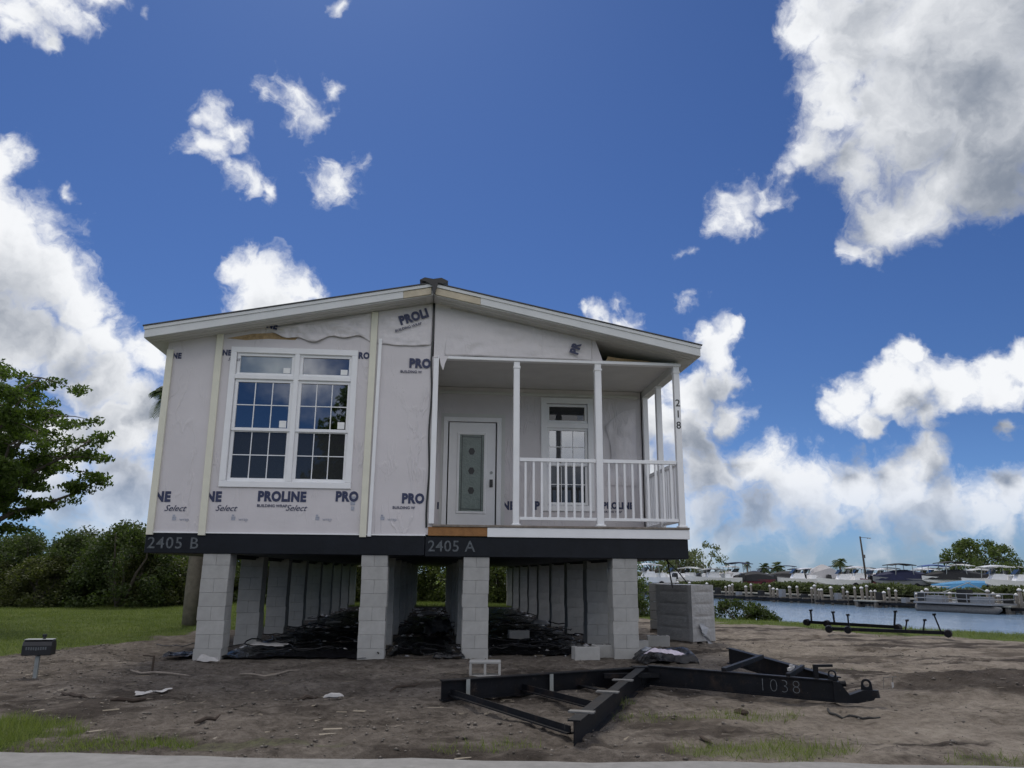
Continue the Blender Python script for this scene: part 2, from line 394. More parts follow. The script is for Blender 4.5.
def text(name, s, size, loc, mt, parent, bold=0., shear=0., roty=0., rz=0., align='CENTER', sx=1., space=1.):
    cu = bpy.data.curves.new(name, 'FONT'); cu.body = s; cu.size = size; cu.offset = bold; cu.shear = shear
    cu.extrude = .0015; cu.align_x = align; cu.align_y = 'CENTER'; cu.resolution_u = 3; cu.space_character = space
    tmp = bpy.data.objects.new('tmp', cu); me = bpy.data.meshes.new_from_object(tmp)
    bpy.data.objects.remove(tmp); bpy.data.curves.remove(cu)
    o = link(name, me, mt, parent); o.location = loc
    o.rotation_euler = (Matrix.Rotation(rz, 4, 'Z') @ Matrix.Rotation(roty, 4, 'Y') @ Matrix.Rotation(R(90), 4, 'X')).to_euler()
    o.scale = (sx, 1, 1); return o
ORD = ['first', 'second', 'third', 'fourth', 'fifth', 'sixth', 'seventh', 'eighth', 'ninth', 'tenth', 'eleventh', 'twelfth', 'thirteenth', 'fourteenth', 'fifteenth', 'sixteenth', 'seventeenth', 'eighteenth', 'nineteenth', 'twentieth']
def ordinal(i):
    if i < 20: return ORD[i]
    t = {2: 'twenty', 3: 'thirty', 4: 'forty', 5: 'fifty'}[(i+1)//10]; r_ = (i+1) % 10
    return {20: 'twentieth', 30: 'thirtieth', 40: 'fortieth', 50: 'fiftieth'}[i+1] if r_ == 0 else t+'-'+ORD[r_-1]

# value noise on numpy arrays
_perm = rng.random((256, 256)).astype(np.float64)
def vnoise(x, y):
    xi = np.floor(x).astype(int); yi = np.floor(y).astype(int); fx = x-xi; fy = y-yi
    fx = fx*fx*(3-2*fx); fy = fy*fy*(3-2*fy)
    g = lambda a, b: _perm[a & 255, b & 255]
    return (g(xi, yi)*(1-fx)+g(xi+1, yi)*fx)*(1-fy)+(g(xi, yi+1)*(1-fx)+g(xi+1, yi+1)*fx)*fy
def fbm(x, y, oct=4, rough=.5):
    a = 1; s = 0; tot = 0
    for o in range(oct):
        s = s+a*vnoise(x*2**o+17*o, y*2**o+5*o); tot += a; a *= rough
    return s/tot-.5
def sst(v, a, b):
    t = np.clip((v-a)/(b-a), 0, 1); return t*t*(3-2*t)

# ------------------------------------------------------------------ ground
_sy = [-400, -20, 10.5, 17.7, 26, 60, 500]; _sx = [420, 46, 22, 16.2, 13.5, 12, 10]
def shore_s(x, y): return (x-np.interp(y, _sy, _sx))*.78
def road_edge(x): return -6.10-.115*(x-1.3)
def ruts(x, y):
    out = 0
    for (c, a, b, ph) in ((-1.15, .10, .5, .3), (.55, .10, .5, .3), (1.7, .33, .35, 2.), (3.3, .33, .35, 2.)):
        yc = c+a*(x-9)+b*np.sin((x-6)*.35+ph)+.12*fbm(x*1.1, x*0+c, 3)
        d = np.abs(y-yc); out = np.maximum(out, sst(-d, -.24, -.10)*(.55+.45*np.sign(np.sin((x+np.abs(y-yc)*1.2)*22)))*sst(x, 7.2, 8.6)*sst(-x, -17, -15)*np.clip(.6+2.5*fbm(x*.6+c, y*.6, 2), 0, 1))
    return out
def masks(x, y):
    n1 = fbm(x*.7, y*.7, 4); n2 = fbm(x*3+9, y*3, 3, .6)
    s = shore_s(x, y)
    # lawn on the left and behind the house
    edge = (x+2.17)*.93-(y-.66)*.37
    lawn = sst(-edge+n1*1.6+n2*.5, -.25, .5)
    back = sst(y-17.5+n1*3, -.5, .8)*(x < 14)
    bank = sst(s+9.0+n1*1.8+n2*.8, -.5, .5)
    d1 = 1-np.hypot((x-.2)/1.25, (y+5.4)/.85); p1 = sst(d1+n1*.9+n2*.7, .0, .45)
    pr = 0
    for (cx, cy, rx, ry, a) in ((6.9, -6.3, 1.0, .34, .50), (8.4, -6.75, .5, .25, .42), (6.4, -5.0, .5, .22, .36), (7.3, -5.0, .55, .25, .40), (6.2, -4.35, .4, .3, .4), (4.9, -6.1, .7, .2, .35), (2.7, -5.9, 1.6, .25, .45), (9.6, -6.6, .8, .3, .5), (6.0, -2.3, .8, .3, .25), (9.8, -1.6, 1.2, .3, .3)):
        pr = np.maximum(pr, a*sst(1-np.hypot((x-cx)/rx, (y-cy)/ry)+n1*.8+n2*1.0, .05, .5))
    g = np.maximum.reduce([lawn, back, bank*.9, p1*.95, pr*np.ones_like(x)])
    behind_road = sst(-13.8-y+n1, 0, 1); g = np.maximum(g, behind_road)
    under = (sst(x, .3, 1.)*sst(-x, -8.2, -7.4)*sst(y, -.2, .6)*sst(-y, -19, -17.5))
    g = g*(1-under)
    g = np.where(s > .4, 0, g)
    sand = sst(x-5.5+n1*4, -1.5, 4)*.85+sst(n1, .05, .25)*.35
    sand = np.clip(sand, 0, 1)
    md = 1-np.hypot((x-11.0)/1.9, (y+3.3)/1.15); moundm = sst(md+n1*.6, 0, .5)
    st = sst(fbm(x*.35+40, y*1.7, 5, .65), .0, .12)*sst(x, 5.5, 7.5)
    sand = sand*(1-.9*moundm)*(1-.85*st)
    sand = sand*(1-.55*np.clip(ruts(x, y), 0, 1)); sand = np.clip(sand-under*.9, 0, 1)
    return g, sand, moundm, under
def height(x, y, detail=True):
    x = np.asarray(x, float); y = np.asarray(y, float)
    s = shore_s(x, y)
    h = -.5*sst(s, -7.5, 0)-1.3*sst(s, 0, 1.6)
    h = h-.05*ruts(x, y)
    md = 1-np.hypot((x-11.0)/1.9, (y+3.3)/1.15)
    h = h+.16*sst(md+fbm(x*1.5, y*1.5, 3)*.4, 0, .8)
    onroad = sst(road_edge(x)-y, -.25, .1)*sst(y, -13.4, -13)
    if detail:
        a = (1-onroad)*.98+.02
        h = h+(fbm(x*.9, y*.9, 3)*.06+fbm(x*3.1, y*3.1, 4, .65)*.10+fbm(x*11, y*11, 2)*.035)*a*sst(25-np.hypot(x-4, y+4), 0, 15)
        pad = sst(x, .3, .9)*sst(-x, -8.2, -7.6)*sst(y, -.3, .1)*sst(-y, -20, -19.5)
        h = h*(1-.7*pad)-.012*(1-onroad)
    return h-.05*onroad
gx = np.unique(np.concatenate([-np.geomspace(4, 500, 60)[::-1], np.arange(-4, 13, .07), np.arange(13, 34, .3), 34+np.geomspace(.5, 60, 18)]))
gy = np.unique(np.concatenate([-14-np.geomspace(.3, 300, 30)[::-1], np.arange(-14, -8, .25), np.arange(-8, 3, .07), np.arange(3, 24, .25), 24+np.geomspace(.4, 700, 40)]))
X, Y = np.meshgrid(gx, gy); Z = height(X, Y)
nx, ny = len(gx), len(gy); idx = np.arange(nx*ny).reshape(ny, nx)
fc = np.stack([idx[:-1, :-1], idx[:-1, 1:], idx[1:, 1:], idx[1:, :-1]], -1).reshape(-1, 4)
gme = from_arrays(np.stack([X, Y, Z], -1).reshape(-1, 3), fc, 4)
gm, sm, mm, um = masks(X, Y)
_st = sst(fbm(X*.35+40, Y*1.7, 5, .65), .02, .14)*sst(X, 5.5, 7.5)*sst(-np.hypot(X-9, Y), -16, -10)
_bl = sst(fbm(X*.9+70, Y*1.5+9, 5, .7), .06, .18)*.7
dm = np.clip(np.maximum.reduce([mm*(.75+.8*fbm(X*3, Y*3, 3)), _st*.8, _bl, np.clip(ruts(X, Y), 0, 1)*.6]), 0, 1)
for nm, arr in (('grass', gm), ('sand', sm), ('damp', dm)):
    at = gme.attributes.new(nm, 'FLOAT', 'POINT'); at.data.foreach_set('value', arr.ravel().astype(np.float32))
gme.polygons.foreach_set('use_smooth', [True]*len(gme.polygons))
def ground_mat():
    Mx = bpy.data.materials.new('soil'); Mx.use_nodes = True
    t = NT(Mx.node_tree); b = Mx.node_tree.nodes['Principled BSDF']
    oc = t.n('ShaderNodeTexCoord').outputs['Object']
    ag = t.n('ShaderNodeAttribute', attribute_name='grass').outputs['Fac']
    asd = t.n('ShaderNodeAttribute', attribute_name='sand').outputs['Fac']
    n1 = t.noise(oc, 1.3, 6, .65); n2 = t.noise(oc, 10, 9, .78); n3 = t.noise(oc, 45, 5, .7)
    dark = t.ramp(t.math('ADD', t.math('MULTIPLY', n1, .45), t.math('MULTIPLY', n2, .55)), [(.38, (.058, .048, .039)), (.5, (.160, .138, .118)), (.62, (.28, .248, .215))])
    sand = t.ramp(t.math('ADD', t.math('MULTIPLY', n1, .5), t.math('MULTIPLY', n2, .5)), [(.38, (.14, .118, .094)), (.5, (.272, .236, .196)), (.62, (.41, .362, .305))])
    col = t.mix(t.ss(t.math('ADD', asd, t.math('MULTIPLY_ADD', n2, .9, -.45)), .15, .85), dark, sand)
    adp = t.n('ShaderNodeAttribute', attribute_name='damp').outputs['Fac']
    dk = t.mix(1., col, (.46, .44, .43), 'MULTIPLY'); col = t.mix(t.ss(t.math('ADD', adp, t.math('MULTIPLY_ADD', n2, .8, -.40)), .15, .85), col, dk)
    grit = t.ss(n3, .60, .74)
    col = t.mix(t.math('MULTIPLY', grit, .45), col, (.26, .245, .22))
    peb = t.ss(t.noise(oc, 60, 2, .5), .36, .28)
    col = t.mix(t.math('MULTIPLY', peb, .5), col, (.03, .025, .02))
    gcol = t.ramp(t.math('ADD', t.math('MULTIPLY', t.noise(oc, .55, 4, .6), .6), t.math('MULTIPLY', n2, .4)), [(.35, (.06, .09, .018)), (.5, (.105, .145, .032)), (.65, (.16, .19, .055))])
    gf = t.ss(t.math('ADD', ag, t.math('MULTIPLY_ADD', n2, .7, -.35)), .3, .75)
    col = t.mix(gf, col, gcol)
    t.l(col, b.inputs['Base Color']); b.inputs['Roughness'].default_value = .95; b.inputs['Specular IOR Level'].default_value = .15
    bn = t.n('ShaderNodeBump'); bn.inputs['Strength'].default_value = 1.; bn.inputs['Distance'].default_value = .09
    hh = t.math('ADD', t.math('MULTIPLY', n2, .7), t.math('MULTIPLY', n3, .45))
    t.l(hh, bn.inputs['Height']); t.l(bn.outputs[0], b.inputs['Normal'])
    return Mx
tag(link('ground', gme, ground_mat()), kind='structure')
def gz(x, y): return float(height(np.array([x]), np.array([y]))[0])

# road at the bottom of the view
rb = MB(); xs = np.arange(-200, 200.1, .25)
top = []
for x in xs: top.append((x, road_edge(x)+(float(fbm(np.array([x*1.4]), np.array([3.]), 4, .6)[0])*.22)))
n = len(xs)
rb.add([(x, y, -.012) for x, y in top]+[(x, -13.0-.115*0*(x), -.012) for x in xs]+[(x, y+.05, -.06) for x, y in top],
       [(i, i+1, n+i+1, n+i) for i in range(n-1)]+[(2*n+i, 2*n+i+1, i+1, i) for i in range(n-1)])
tag(rb.build('road', M['conc']), kind='structure')

# water
def water_mat():
    Mx = bpy.data.materials.new('water'); Mx.use_nodes = True
    t = NT(Mx.node_tree); b = Mx.node_tree.nodes['Principled BSDF']
    oc = t.n('ShaderNodeTexCoord').outputs['Object']
    b.inputs['Base Color'].default_value = (.17, .26, .38, 1); b.inputs['Roughness'].default_value = .14
    b.inputs['IOR'].default_value = 1.33
    mp = t.n('ShaderNodeMapping'); t.l(oc, mp.inputs[0]); mp.inputs['Rotation'].default_value = (0, 0, R(25)); mp.inputs['Scale'].default_value = (1, .55, 1)
    bn = t.n('ShaderNodeBump'); bn.inputs['Strength'].default_value = 1.; bn.inputs['Distance'].default_value = .06
    t.l(t.math('ADD', t.noise(mp.outputs[0], 2.2, 5, .6), t.math('MULTIPLY', t.noise(mp.outputs[0], .5, 3, .5), 1.2)), bn.inputs['Height'])
    t.l(bn.outputs[0], b.inputs['Normal'])
    return Mx
WZ = -.8
wb = MB(); wb.add([(8, -400, WZ), (900, -400, WZ), (900, 1500, WZ), (8, 1500, WZ)], [(0, 1, 2, 3)])
tag(wb.build('water', water_mat()), kind='structure')

# far shore land
SU = Vector((.3506, -.9365, 0)); SN = Vector((.9365, .3506, 0)); SP = Vector((27.9, 60.3, 0))
def wall_pt(t, off=0., z=0.): p = SP+SU*t+SN*off; return Vector((p.x, p.y, z))
fl = MB()
a, b_ = wall_pt(-320, .3, .0), wall_pt(320, .3, .0)
a2, b2 = wall_pt(-320, 1800, .0), wall_pt(320, 1800, .0)
fl.add([a, b_, b2, a2], [(0, 1, 2, 3)])
tag(fl.build('far_shore', mat('far_ground', (.09, .10, .055), .95, .3, .3)), kind='structure')
def wall_hit(px, off):
    d = ray(px, 573); h = Vector((d.x, d.y, 0)).normalized()
    # CAM + s h = SP + off SN + t SU  -> dot with SN
    s_ = ((SP-Vector((CAM.x, CAM.y, 0))).dot(SN)+off)/h.dot(SN)
    p = Vector((CAM.x, CAM.y, 0))+h*s_; return p, (p-SP).dot(SU), s_

# ------------------------------------------------------------------ house
H = empty('manufactured_home', (0, 0, 0), 'unfinished pale grey raised home in house wrap with a white railed porch', 'house')
XL, XR, YB, XM = 0., 8.4, 20.0, 4.2
RX0, RX1, RIDGE = -.22, 8.62, 5.86
SL = .2025
def roof_z(x, top=0.): return RIDGE-abs(x-XM)*SL+top
def soff(x): return roof_z(x)-.19
# front wall of the unit on the left, with a real window opening
WX0, WX1, WZ0, WZ1 = 1.07, 2.94, 2.61, 4.71
b = MB()
b.prism([(0, 1.84), (WX0, 1.84), (WX0, soff(WX0)), (0, soff(0))], 0, .12)
b.prism([(WX0, 1.84), (WX1, 1.84), (WX1, WZ0), (WX0, WZ0)], 0, .12)
b.prism([(WX0, WZ1), (WX1, WZ1), (WX1, soff(WX1)), (WX0, soff(WX0))], 0, .12)
b.prism([(WX1, 1.84), (4.2, 1.84), (4.2, soff(4.2)), (WX1, soff(WX1))], 0, .12)
FW = b.build('front_wall', M['wrap'], H)
b = MB(); b.box(.1, 4.2, -.014, 0, 1.822, 1.842); b.build('base_flashing', M['white'], H)
b = MB(); b.prism([(4.26, 4.75), (7.08, 4.75), (6.96, soff(6.96)-.0), (4.26, soff(4.26))], .0, .1)
GP = b.build('gable_panel', M['wrap'], H)
b = MB(); b.box(0, .12, .12, YB-.12, 1.84, soff(0)); b.box(8.28, 8.4, 2.15, YB-.12, 1.84, soff(8.4)); b.build('side_wall', M['wrap'], H)
b = MB(); b.prism([(0, 1.84), (8.4, 1.84), (8.4, soff(8.4)), (4.2, soff(4.2)), (0, soff(0))], YB-.12, YB); b.build('rear_wall', M['wrap'], H)
b = MB(); b.box(.12, 8.28, .12, YB-.12, 1.70, 1.84); b.build('floor', M['interior'], H)
b = MB(); b.box(.12, 4.2, .12, YB-.12, 4.80, 4.83); b.build('ceiling', M['interior'], H)
b = MB(); b.box(.12, 4.2, 3.6, 3.7, 1.84, 4.80); b.build('partition', M['interior'], H)
# porch back wall with door and window openings
PY = 2.15
dz0, dz1, dx0, dx1 = 2.0, 4.10, 4.50, 5.50
px0, px1, pz0, pz1 = 6.40, 7.24, 2.50, 4.48
b = MB()
b.box(4.3, dx0, PY, PY+.12, 2.0, 4.74); b.box(dx0, dx1, PY, PY+.12, dz1, 4.74)
b.box(dx1, px0, PY, PY+.12, 2.0, 4.74); b.box(px0, px1, PY, PY+.12, 2.0, pz0); b.box(px0, px1, PY, PY+.12, pz1, 4.74)
b.box(px1, 8.4, PY, PY+.12, 2.0, 4.74)
PW = b.build('porch_wall', M['wrap'], H)
b = MB(); b.box(4.2, 4.3, .0, PY+.12, 1.84, 4.74); b.build('porch_side_wall', M['wrap'], H)
b = MB(); b.box(4.36, 8.30, 3.9, 4.0, 1.84, 4.74); b.box(4.36, 8.30, PY+.13, 3.9, 4.76, 4.8); b.build('partition', M['interior'], H)
b = MB(); b.box(4.302, 8.32, .1, PY-.001, 4.745, 4.79); b.build('porch_ceiling', M['soffit'], H)
b = MB(); b.box(4.34, 8.24, PY-.03, PY-.002, 4.60, 4.66); b.build('ceiling_trim', M['soffit'], H, .004)
# porch header beams
b = MB(); b.box(4.31, 8.42, -.02, .1, 4.70, 4.75); b.build('porch_header', M['white'], H, .006)
b = MB(); b.box(8.30, 8.42, .102, PY+.1, 4.62, 4.80); b.build('porch_header', M['soffit'], H, .006)
# loose flap of wrap near the header and dark gap timbers
b = MB(); b.prism([(7.15, 4.76), (7.9, 4.76), (7.2, 4.88)], .14, .17); b.obox((7.25, .2, 4.85), (7.95, .2, 4.80), .05, .05); b.build('gap_timber', M['osb'], H)
# roof
b = MB(); b.prism([(RX0, roof_z(RX0)-.02), (XM, RIDGE-.02), (RX1, roof_z(RX1)-.02), (RX1, roof_z(RX1)-.19), (XM, RIDGE-.19), (RX0, roof_z(RX0)-.19)], -.38, YB+.3)
b.build('roof_soffit', M['soffit'], H)
for sgn in (0, 1):
    b = MB()
    if sgn == 0: b.prism([(RX0-.02, roof_z(RX0)-.01), (3.72, roof_z(3.72)-.01), (3.72, roof_z(3.72)-.17), (RX0-.02, roof_z(RX0)-.19)], -.41, -.38)
    else: b.prism([(RX1+.02, roof_z(RX1)-.01), (4.98, roof_z(4.98)-.01), (4.98, roof_z(4.98)-.17), (RX1+.02, roof_z(RX1)-.19)], -.41, -.38)
    b.build('rake_fascia', M['fascia'], H, .004)
    b = MB(); xe, xi = (RX0-.035, 4.19) if sgn == 0 else (RX1+.035, 4.21)
    b.prism([(xe, roof_z(xe)+.0), (xi, roof_z(xi)+.0), (xi, roof_z(xi)-.055), (xe, roof_z(xe)-.055)], -.425, -.408)
    b.build('drip_edge', M['fascia'], H, .003)
    b = MB(); x0_, x1_ = (3.722, 4.17) if sgn == 0 else (4.24, 4.978)
    b.prism([(x0_, roof_z(x0_)-.06), (x1_, roof_z(x1_)-.06), (x1_, roof_z(x1_)-.175), (x0_, roof_z(x0_)-.175)], -.408, -.38)
    b.build('bare_fascia', M['bare'], H, .003)
    b = MB(); xo = RX0-.02 if sgn == 0 else RX1
    b.box(xo, xo+.02, -.38, YB+.3, roof_z(RX0)-.19, roof_z(RX0)-.012); b.build('eave_fascia', M['fascia'], H)
    b = MB(); xe = RX0-.05 if sgn == 0 else RX1+.05
    b.prism([(xe, roof_z(xe)+.004), (XM, RIDGE+.004), (XM, RIDGE+.02), (xe, roof_z(xe)+.02)], -.44, YB+.33)
    b.build('roof_shingles', M['shingle'], H)
# soffit grooves on the rake overhang are real thin strips
b = MB()
for k in range(2):
    yy = -.26+.13*k
    for x0_, x1_ in ((RX0+.06, 4.1), (4.3, RX1-.06)):
        b.add([(x0_, yy, roof_z(x0_)-.192), (x1_, yy, roof_z(x1_)-.192), (x1_, yy+.012, roof_z(x1_)-.192), (x0_, yy+.012, roof_z(x0_)-.192),
               (x0_, yy, roof_z(x0_)-.198), (x1_, yy, roof_z(x1_)-.198), (x1_, yy+.012, roof_z(x1_)-.198), (x0_, yy+.012, roof_z(x0_)-.198)],
              [(0, 1, 2, 3), (4, 7, 6, 5), (0, 4, 5, 1), (1, 5, 6, 2), (2, 6, 7, 3), (3, 7, 4, 0)])
b.build('soffit_strip', M['soffit'], H)
# ridge cover and seam
b = MB(); b.prism([(3.98, 5.90), (4.06, 5.945), (4.2, 5.925), (4.33, 5.95), (4.44, 5.90), (4.36, 5.84), (4.28, 5.865), (4.26, 5.78), (4.21, 5.64), (4.18, 5.82), (4.08, 5.875)], -.46, .5)
b.build('ridge_cover', M['black'], H)
b = MB()
pts = [(4.215+.012*math.sin(z*5), -.012, z) for z in np.linspace(1.95, 5.66, 20)]
for p, q in zip(pts[:-1], pts[1:]): b.obox(p, q, .014, .03, (1, 0, 0))
b.build('seam_gasket', M['black'], H)
b = MB(); b.prism([(4.24, 4.72), (4.40, 4.72), (4.50, 5.62), (4.24, 5.66)], -.008, -.002); b.build('wrap_patch', M['wrap2'], H)
b = MB(); b.prism([(4.33, 4.745), (4.48, 4.745), (4.43, 4.62), (4.40, 4.50), (4.36, 4.60)], -.03, -.022); b.build('wrap_flap', M['wrap2'], H)
# loose crumpled upper wrap
def crumple(name, x0, x1, zf0, zf1, amp, y, mt, nx_=90, nz_=26, seed=0.):
    us = np.linspace(0, 1, nx_); vs_ = np.linspace(0, 1, nz_); U, V_ = np.meshgrid(us, vs_)
    Xc = x0+(x1-x0)*U; z0_ = np.vectorize(zf0)(Xc); z1_ = np.vectorize(zf1)(Xc); Zc = z0_+(z1_-z0_)*V_
    rid = np.abs(fbm(Xc*2.2+seed, Zc*4+seed, 4, .55))*2
    edge = np.minimum(np.minimum(U, 1-U)*8, (1-V_)*5).clip(0, 1)
    Yc = y-amp*(rid+.25)*edge
    id_ = np.arange(nx_*nz_).reshape(nz_, nx_)
    f_ = np.stack([id_[:-1, :-1], id_[:-1, 1:], id_[1:, 1:], id_[1:, :-1]], -1).reshape(-1, 4)
    me = from_arrays(np.stack([Xc, Yc, Zc], -1).reshape(-1, 3), f_, 4); me.polygons.foreach_set('use_smooth', [True]*len(me.polygons))
    o = link(name, me, mt, H); sm_ = o.modifiers.new('thick', 'SOLIDIFY'); sm_.thickness = .002; return o
crumple('loose_wrap', 1.5, 3.2, lambda x: 4.98+.05*math.sin(x*5)+.03*math.sin(x*13), lambda x: soff(x)-.005, .10, -.006, M['wrap2'])
crumple('loose_wrap', 3.3, 4.19, lambda x: 4.93-.03*math.sin((x-3.3)*3.5), lambda x: soff(x)-.005, .05, -.006, M['wrap2'], 60, 30, 8.)
crumple('loose_wrap', 4.42, 6.9, lambda x: 4.76, lambda x: soff(x)-.01, .035, -.004, M['wrap2'], 90, 22, 21.)
b = MB()
b.prism([(.9, 4.93), (1.3, 5.02), (1.62, 5.045), (2.02, 4.98), (1.98, 4.94), (1.55, 4.945), (1.2, 4.91)], -.006, -.001)
b.prism([(.9, 5.02), (1.42, 5.19), (1.50, 5.155), (1.2, 5.06)], -.006, -.001)
b.build('exposed_sheathing', M['osb'], FW)
# battens
for (xa, za, xb, zb_, w, mt) in ((.05, 1.79, .05, 4.70, .10, 'cream'), (.815, 1.79, .80, 5.00, .105, 'cream'), (3.235, 1.79, 3.25, 5.46, .105, 'cream'), (3.335, 1.80, 3.36, 5.0, .055, 'white'), (4.285, 2.01, 4.285, 4.70, .085, 'white')):
    b = MB(); b.obox((xa, -.026, za), (xb, -.026, zb_), .03, w, (1, 0, 0)) if False else b.prism([(xa-w/2, za), (xa+w/2, za), (xb+w/2, zb_), (xb-w/2, zb_)], -.045, -.004)
    b.build('batten' if mt == 'cream' else 'corner_board', M[mt], H, .004)
# ---- windows: part 'window' is the casing, its pieces hang under it
def frame_poly(b, x0, x1, z0, z1, w, y0, y1):
    b.box(x0, x1, y0, y1, z0, z0+w); b.box(x0, x1, y0, y1, z1-w, z1)
    b.box(x0, x0+w, y0, y1, z0+w, z1-w); b.box(x1-w, x1, y0, y1, z0+w, z1-w)
def sash(parent, x0, x1, z0, z1, cols, rows, pane, y=.02, w=.05):
    b = MB(); frame_poly(b, x0-w, x1+w, z0-w, z1+w, w, y-.012, y+.04); s = b.build('sash', M['white'], parent, .004)
    b = MB(); b.box(x0, x1, y+.014, y+.018, z0, z1); b.build('pane', M[pane], parent)
    if cols > 1:
        b = MB()
        for i in range(1, cols): xx = x0+(x1-x0)*i/cols; b.box(xx-.007, xx+.007, y+.002, y+.012, z0, z1)
        for i in range(1, rows): zz = z0+(z1-z0)*i/rows; b.box(x0, x1, y+.0035, y+.0105, zz-.007, zz+.007)
        b.build('muntins', M['white'], parent)
b = MB(); frame_poly(b, .99, 3.01, 2.53, 4.79, .095, -.03, .10)
b.box(2.005, 2.085, -.028, .098, 2.625, 4.695)
b.box(1.085, 2.005, -.026, .096, 4.262, 4.335); b.box(2.085, 2.915, -.026, .096, 4.262, 4.335)
win = b.build('window', M['white'], H, .006)
for (x0, x1) in ((1.14, 1.955), (2.135, 2.87)):
    sash(win, x0, x1, 4.37, 4.65, 1, 1, 'pane_blind' if x0 < 2 else 'pane')
    sash(win, x0, x1, 3.475, 4.215, 3, 2, 'pane')
    sash(win, x0, x1, 2.68, 3.41, 3, 2, 'pane_low', .045)
    b = MB(); b.box(x0, x1, .11, .13, 3.95, 4.215); b.build('blind', M['blind'], win)
    for (za, zb_) in ((3.49, 3.60), (4.385, 4.47)): b = MB(); b.box(x1-.13, x1-.02, .028, .031, za, zb_); b.build('sticker', M['sticker'], win)
b = MB(); b.box(1.14, 1.955, .045, .05, 4.37, 4.65); b.build('blind', M['soffit'], win)
# porch window
b = MB(); frame_poly(b, 6.31, 7.33, 2.40, 4.58, .11, PY-.03, PY+.1); b.box(6.42, 7.22, PY-.028, PY+.098, 3.985, 4.09)
pw = b.build('window', M['white'], H, .006)
sash(pw, 6.475, 7.165, 4.14, 4.41, 1, 1, 'pane_low', PY+.02)
sash(pw, 6.475, 7.165, 3.31, 3.94, 3, 2, 'pane', PY+.02)
sash(pw, 6.475, 7.165, 2.57, 3.25, 3, 2, 'pane_low', PY+.045)
b = MB(); b.box(6.48, 6.60, PY+.10, PY+.12, 3.3, 3.94); b.box(6.71, 7.165, PY+.10, PY+.12, 3.3, 3.94); b.build('blind', M['blind'], pw)
b = MB(); b.box(7.03, 7.14, PY+.028, PY+.031, 4.155, 4.25); b.build('sticker', M['greyprint'], pw)
# door
b = MB(); frame_poly(b, 4.45, 5.55, 1.9, 4.15, .085, PY-.03, PY+.1); dr = b.build('door', M['white'], H, .005)
gx0, gx1, gz0, gz1 = 4.745, 5.235, 2.36, 3.83
b = MB(); y0, y1 = PY+.0, PY+.045
b.box(4.56, gx0, y0, y1, 2.01, 4.05); b.box(gx1, 5.44, y0, y1, 2.01, 4.05); b.box(gx0, gx1, y0, y1, 2.01, gz0); b.box(gx0, gx1, y0, y1, gz1, 4.05)
b.build('leaf', M['white'], dr)
b = MB(); frame_poly(b, gx0-.03, gx1+.03, gz0-.03, gz1+.03, .045, PY-.018, PY-.001); b.build('glass_frame', M['white'], dr, .006)
b = MB(); b.box(gx0, gx1, PY+.01, PY+.02, gz0, gz1); b.build('glass', M['frost'], dr)
b = MB()
b.box(gx0+.055, gx0+.067, PY+.004, PY+.008, gz0+.02, gz1-.02); b.box(gx1-.067, gx1-.055, PY+.004, PY+.008, gz0+.02, gz1-.02)
b.box(gx0+.067, gx1-.067, PY+.004, PY+.008, gz0+.05, gz0+.062); b.box(gx0+.067, gx1-.067, PY+.004, PY+.008, gz1-.062, gz1-.05)
b.build('leading', M['black'], dr)
for zz in (2.76, 3.13, 3.50):
    b = MB(); cx_ = (gx0+gx1)/2; q = .062
    b.prism([(cx_-q, zz), (cx_-q*.5, zz-q), (cx_+q*.5, zz-q), (cx_+q, zz), (cx_+q*.5, zz+q), (cx_-q*.5, zz+q)], PY+.002, PY+.009); b.build('glass_ornament', M['black'], dr)
b = MB(); b.box(5.335, 5.395, PY-.028, PY-.001, 2.83, 2.97); b.tube([(5.365, PY-.02, 2.86), (5.365, PY-.07, 2.86)], .025, 10); b.build('lockset', M['black'], dr)
b = MB(); b.tube([(5.365, PY-.001, 3.10), (5.365, PY-.02, 3.10)], .028, 12); b.build('deadbolt', M['galv'], dr)
b = MB(); b.box(4.40, 4.447, PY-.012, PY-.002, 2.0, 4.151); b.box(5.553, 5.62, PY-.012, PY-.002, 2.0, 4.151); b.box(4.40, 5.62, PY-.012, PY-.002, 4.152, 4.22); b.build('rough_opening', M['soffit'], PW)
# deck
b = MB(); b.box(4.302, 8.44, -.045, PY-.002, 1.965, 2.0); b.build('porch_deck', M['wood'], H, .004)
b = MB(); b.box(5.17, 8.42, -.03, -.004, 1.815, 1.962); b.box(8.42, 8.44, -.03, PY, 1.815, 1.962); b.build('deck_skirt', M['white'], H, .004)
b = MB(); b.box(4.24, 5.167, -.022, -.004, 1.825, 1.962); b.build('deck_rim_joist', M['brown'], H, .003)
# floor rims: two black wrapped units
b = MB(); b.box(-.01, 4.195, .0, YB, 1.52, 1.82); rimB = b.build('floor_rim', M['band'], H, .008)
b = MB(); b.box(4.202, 8.415, -.002, YB, 1.505, 1.812); rimA = b.build('floor_rim', M['band'], H, .008)
b = MB()
for xx in (1.10, 3.44, 4.99, 7.34):
    b.box(xx-.06, xx+.06, .05, YB-.1, 1.49, 1.519); b.box(xx-.012, xx+.012, .05, YB-.1, 1.46, 1.49)
b.build('chassis_rail', M['steel'], H)
b = MB(); b.tube([(8.15, .3, 1.50), (8.18, .25, 1.2), (8.20, .22, 1.05)], .012, 6); b.tube([(8.12, .3, 1.50), (8.3, .2, 1.3), (8.42, .15, 1.13)], .010, 6); b.build('hanging_cable', M['rope'], H)
text('unit_number', '2405 B', .24, (.40, -.004, 1.665), M['chalkdim'], rimB, .0015, space=1.12)
text('unit_number', '2405 A', .24, (4.61, -.006, 1.66), M['chalkdim'], rimA, .0015, space=1.06)
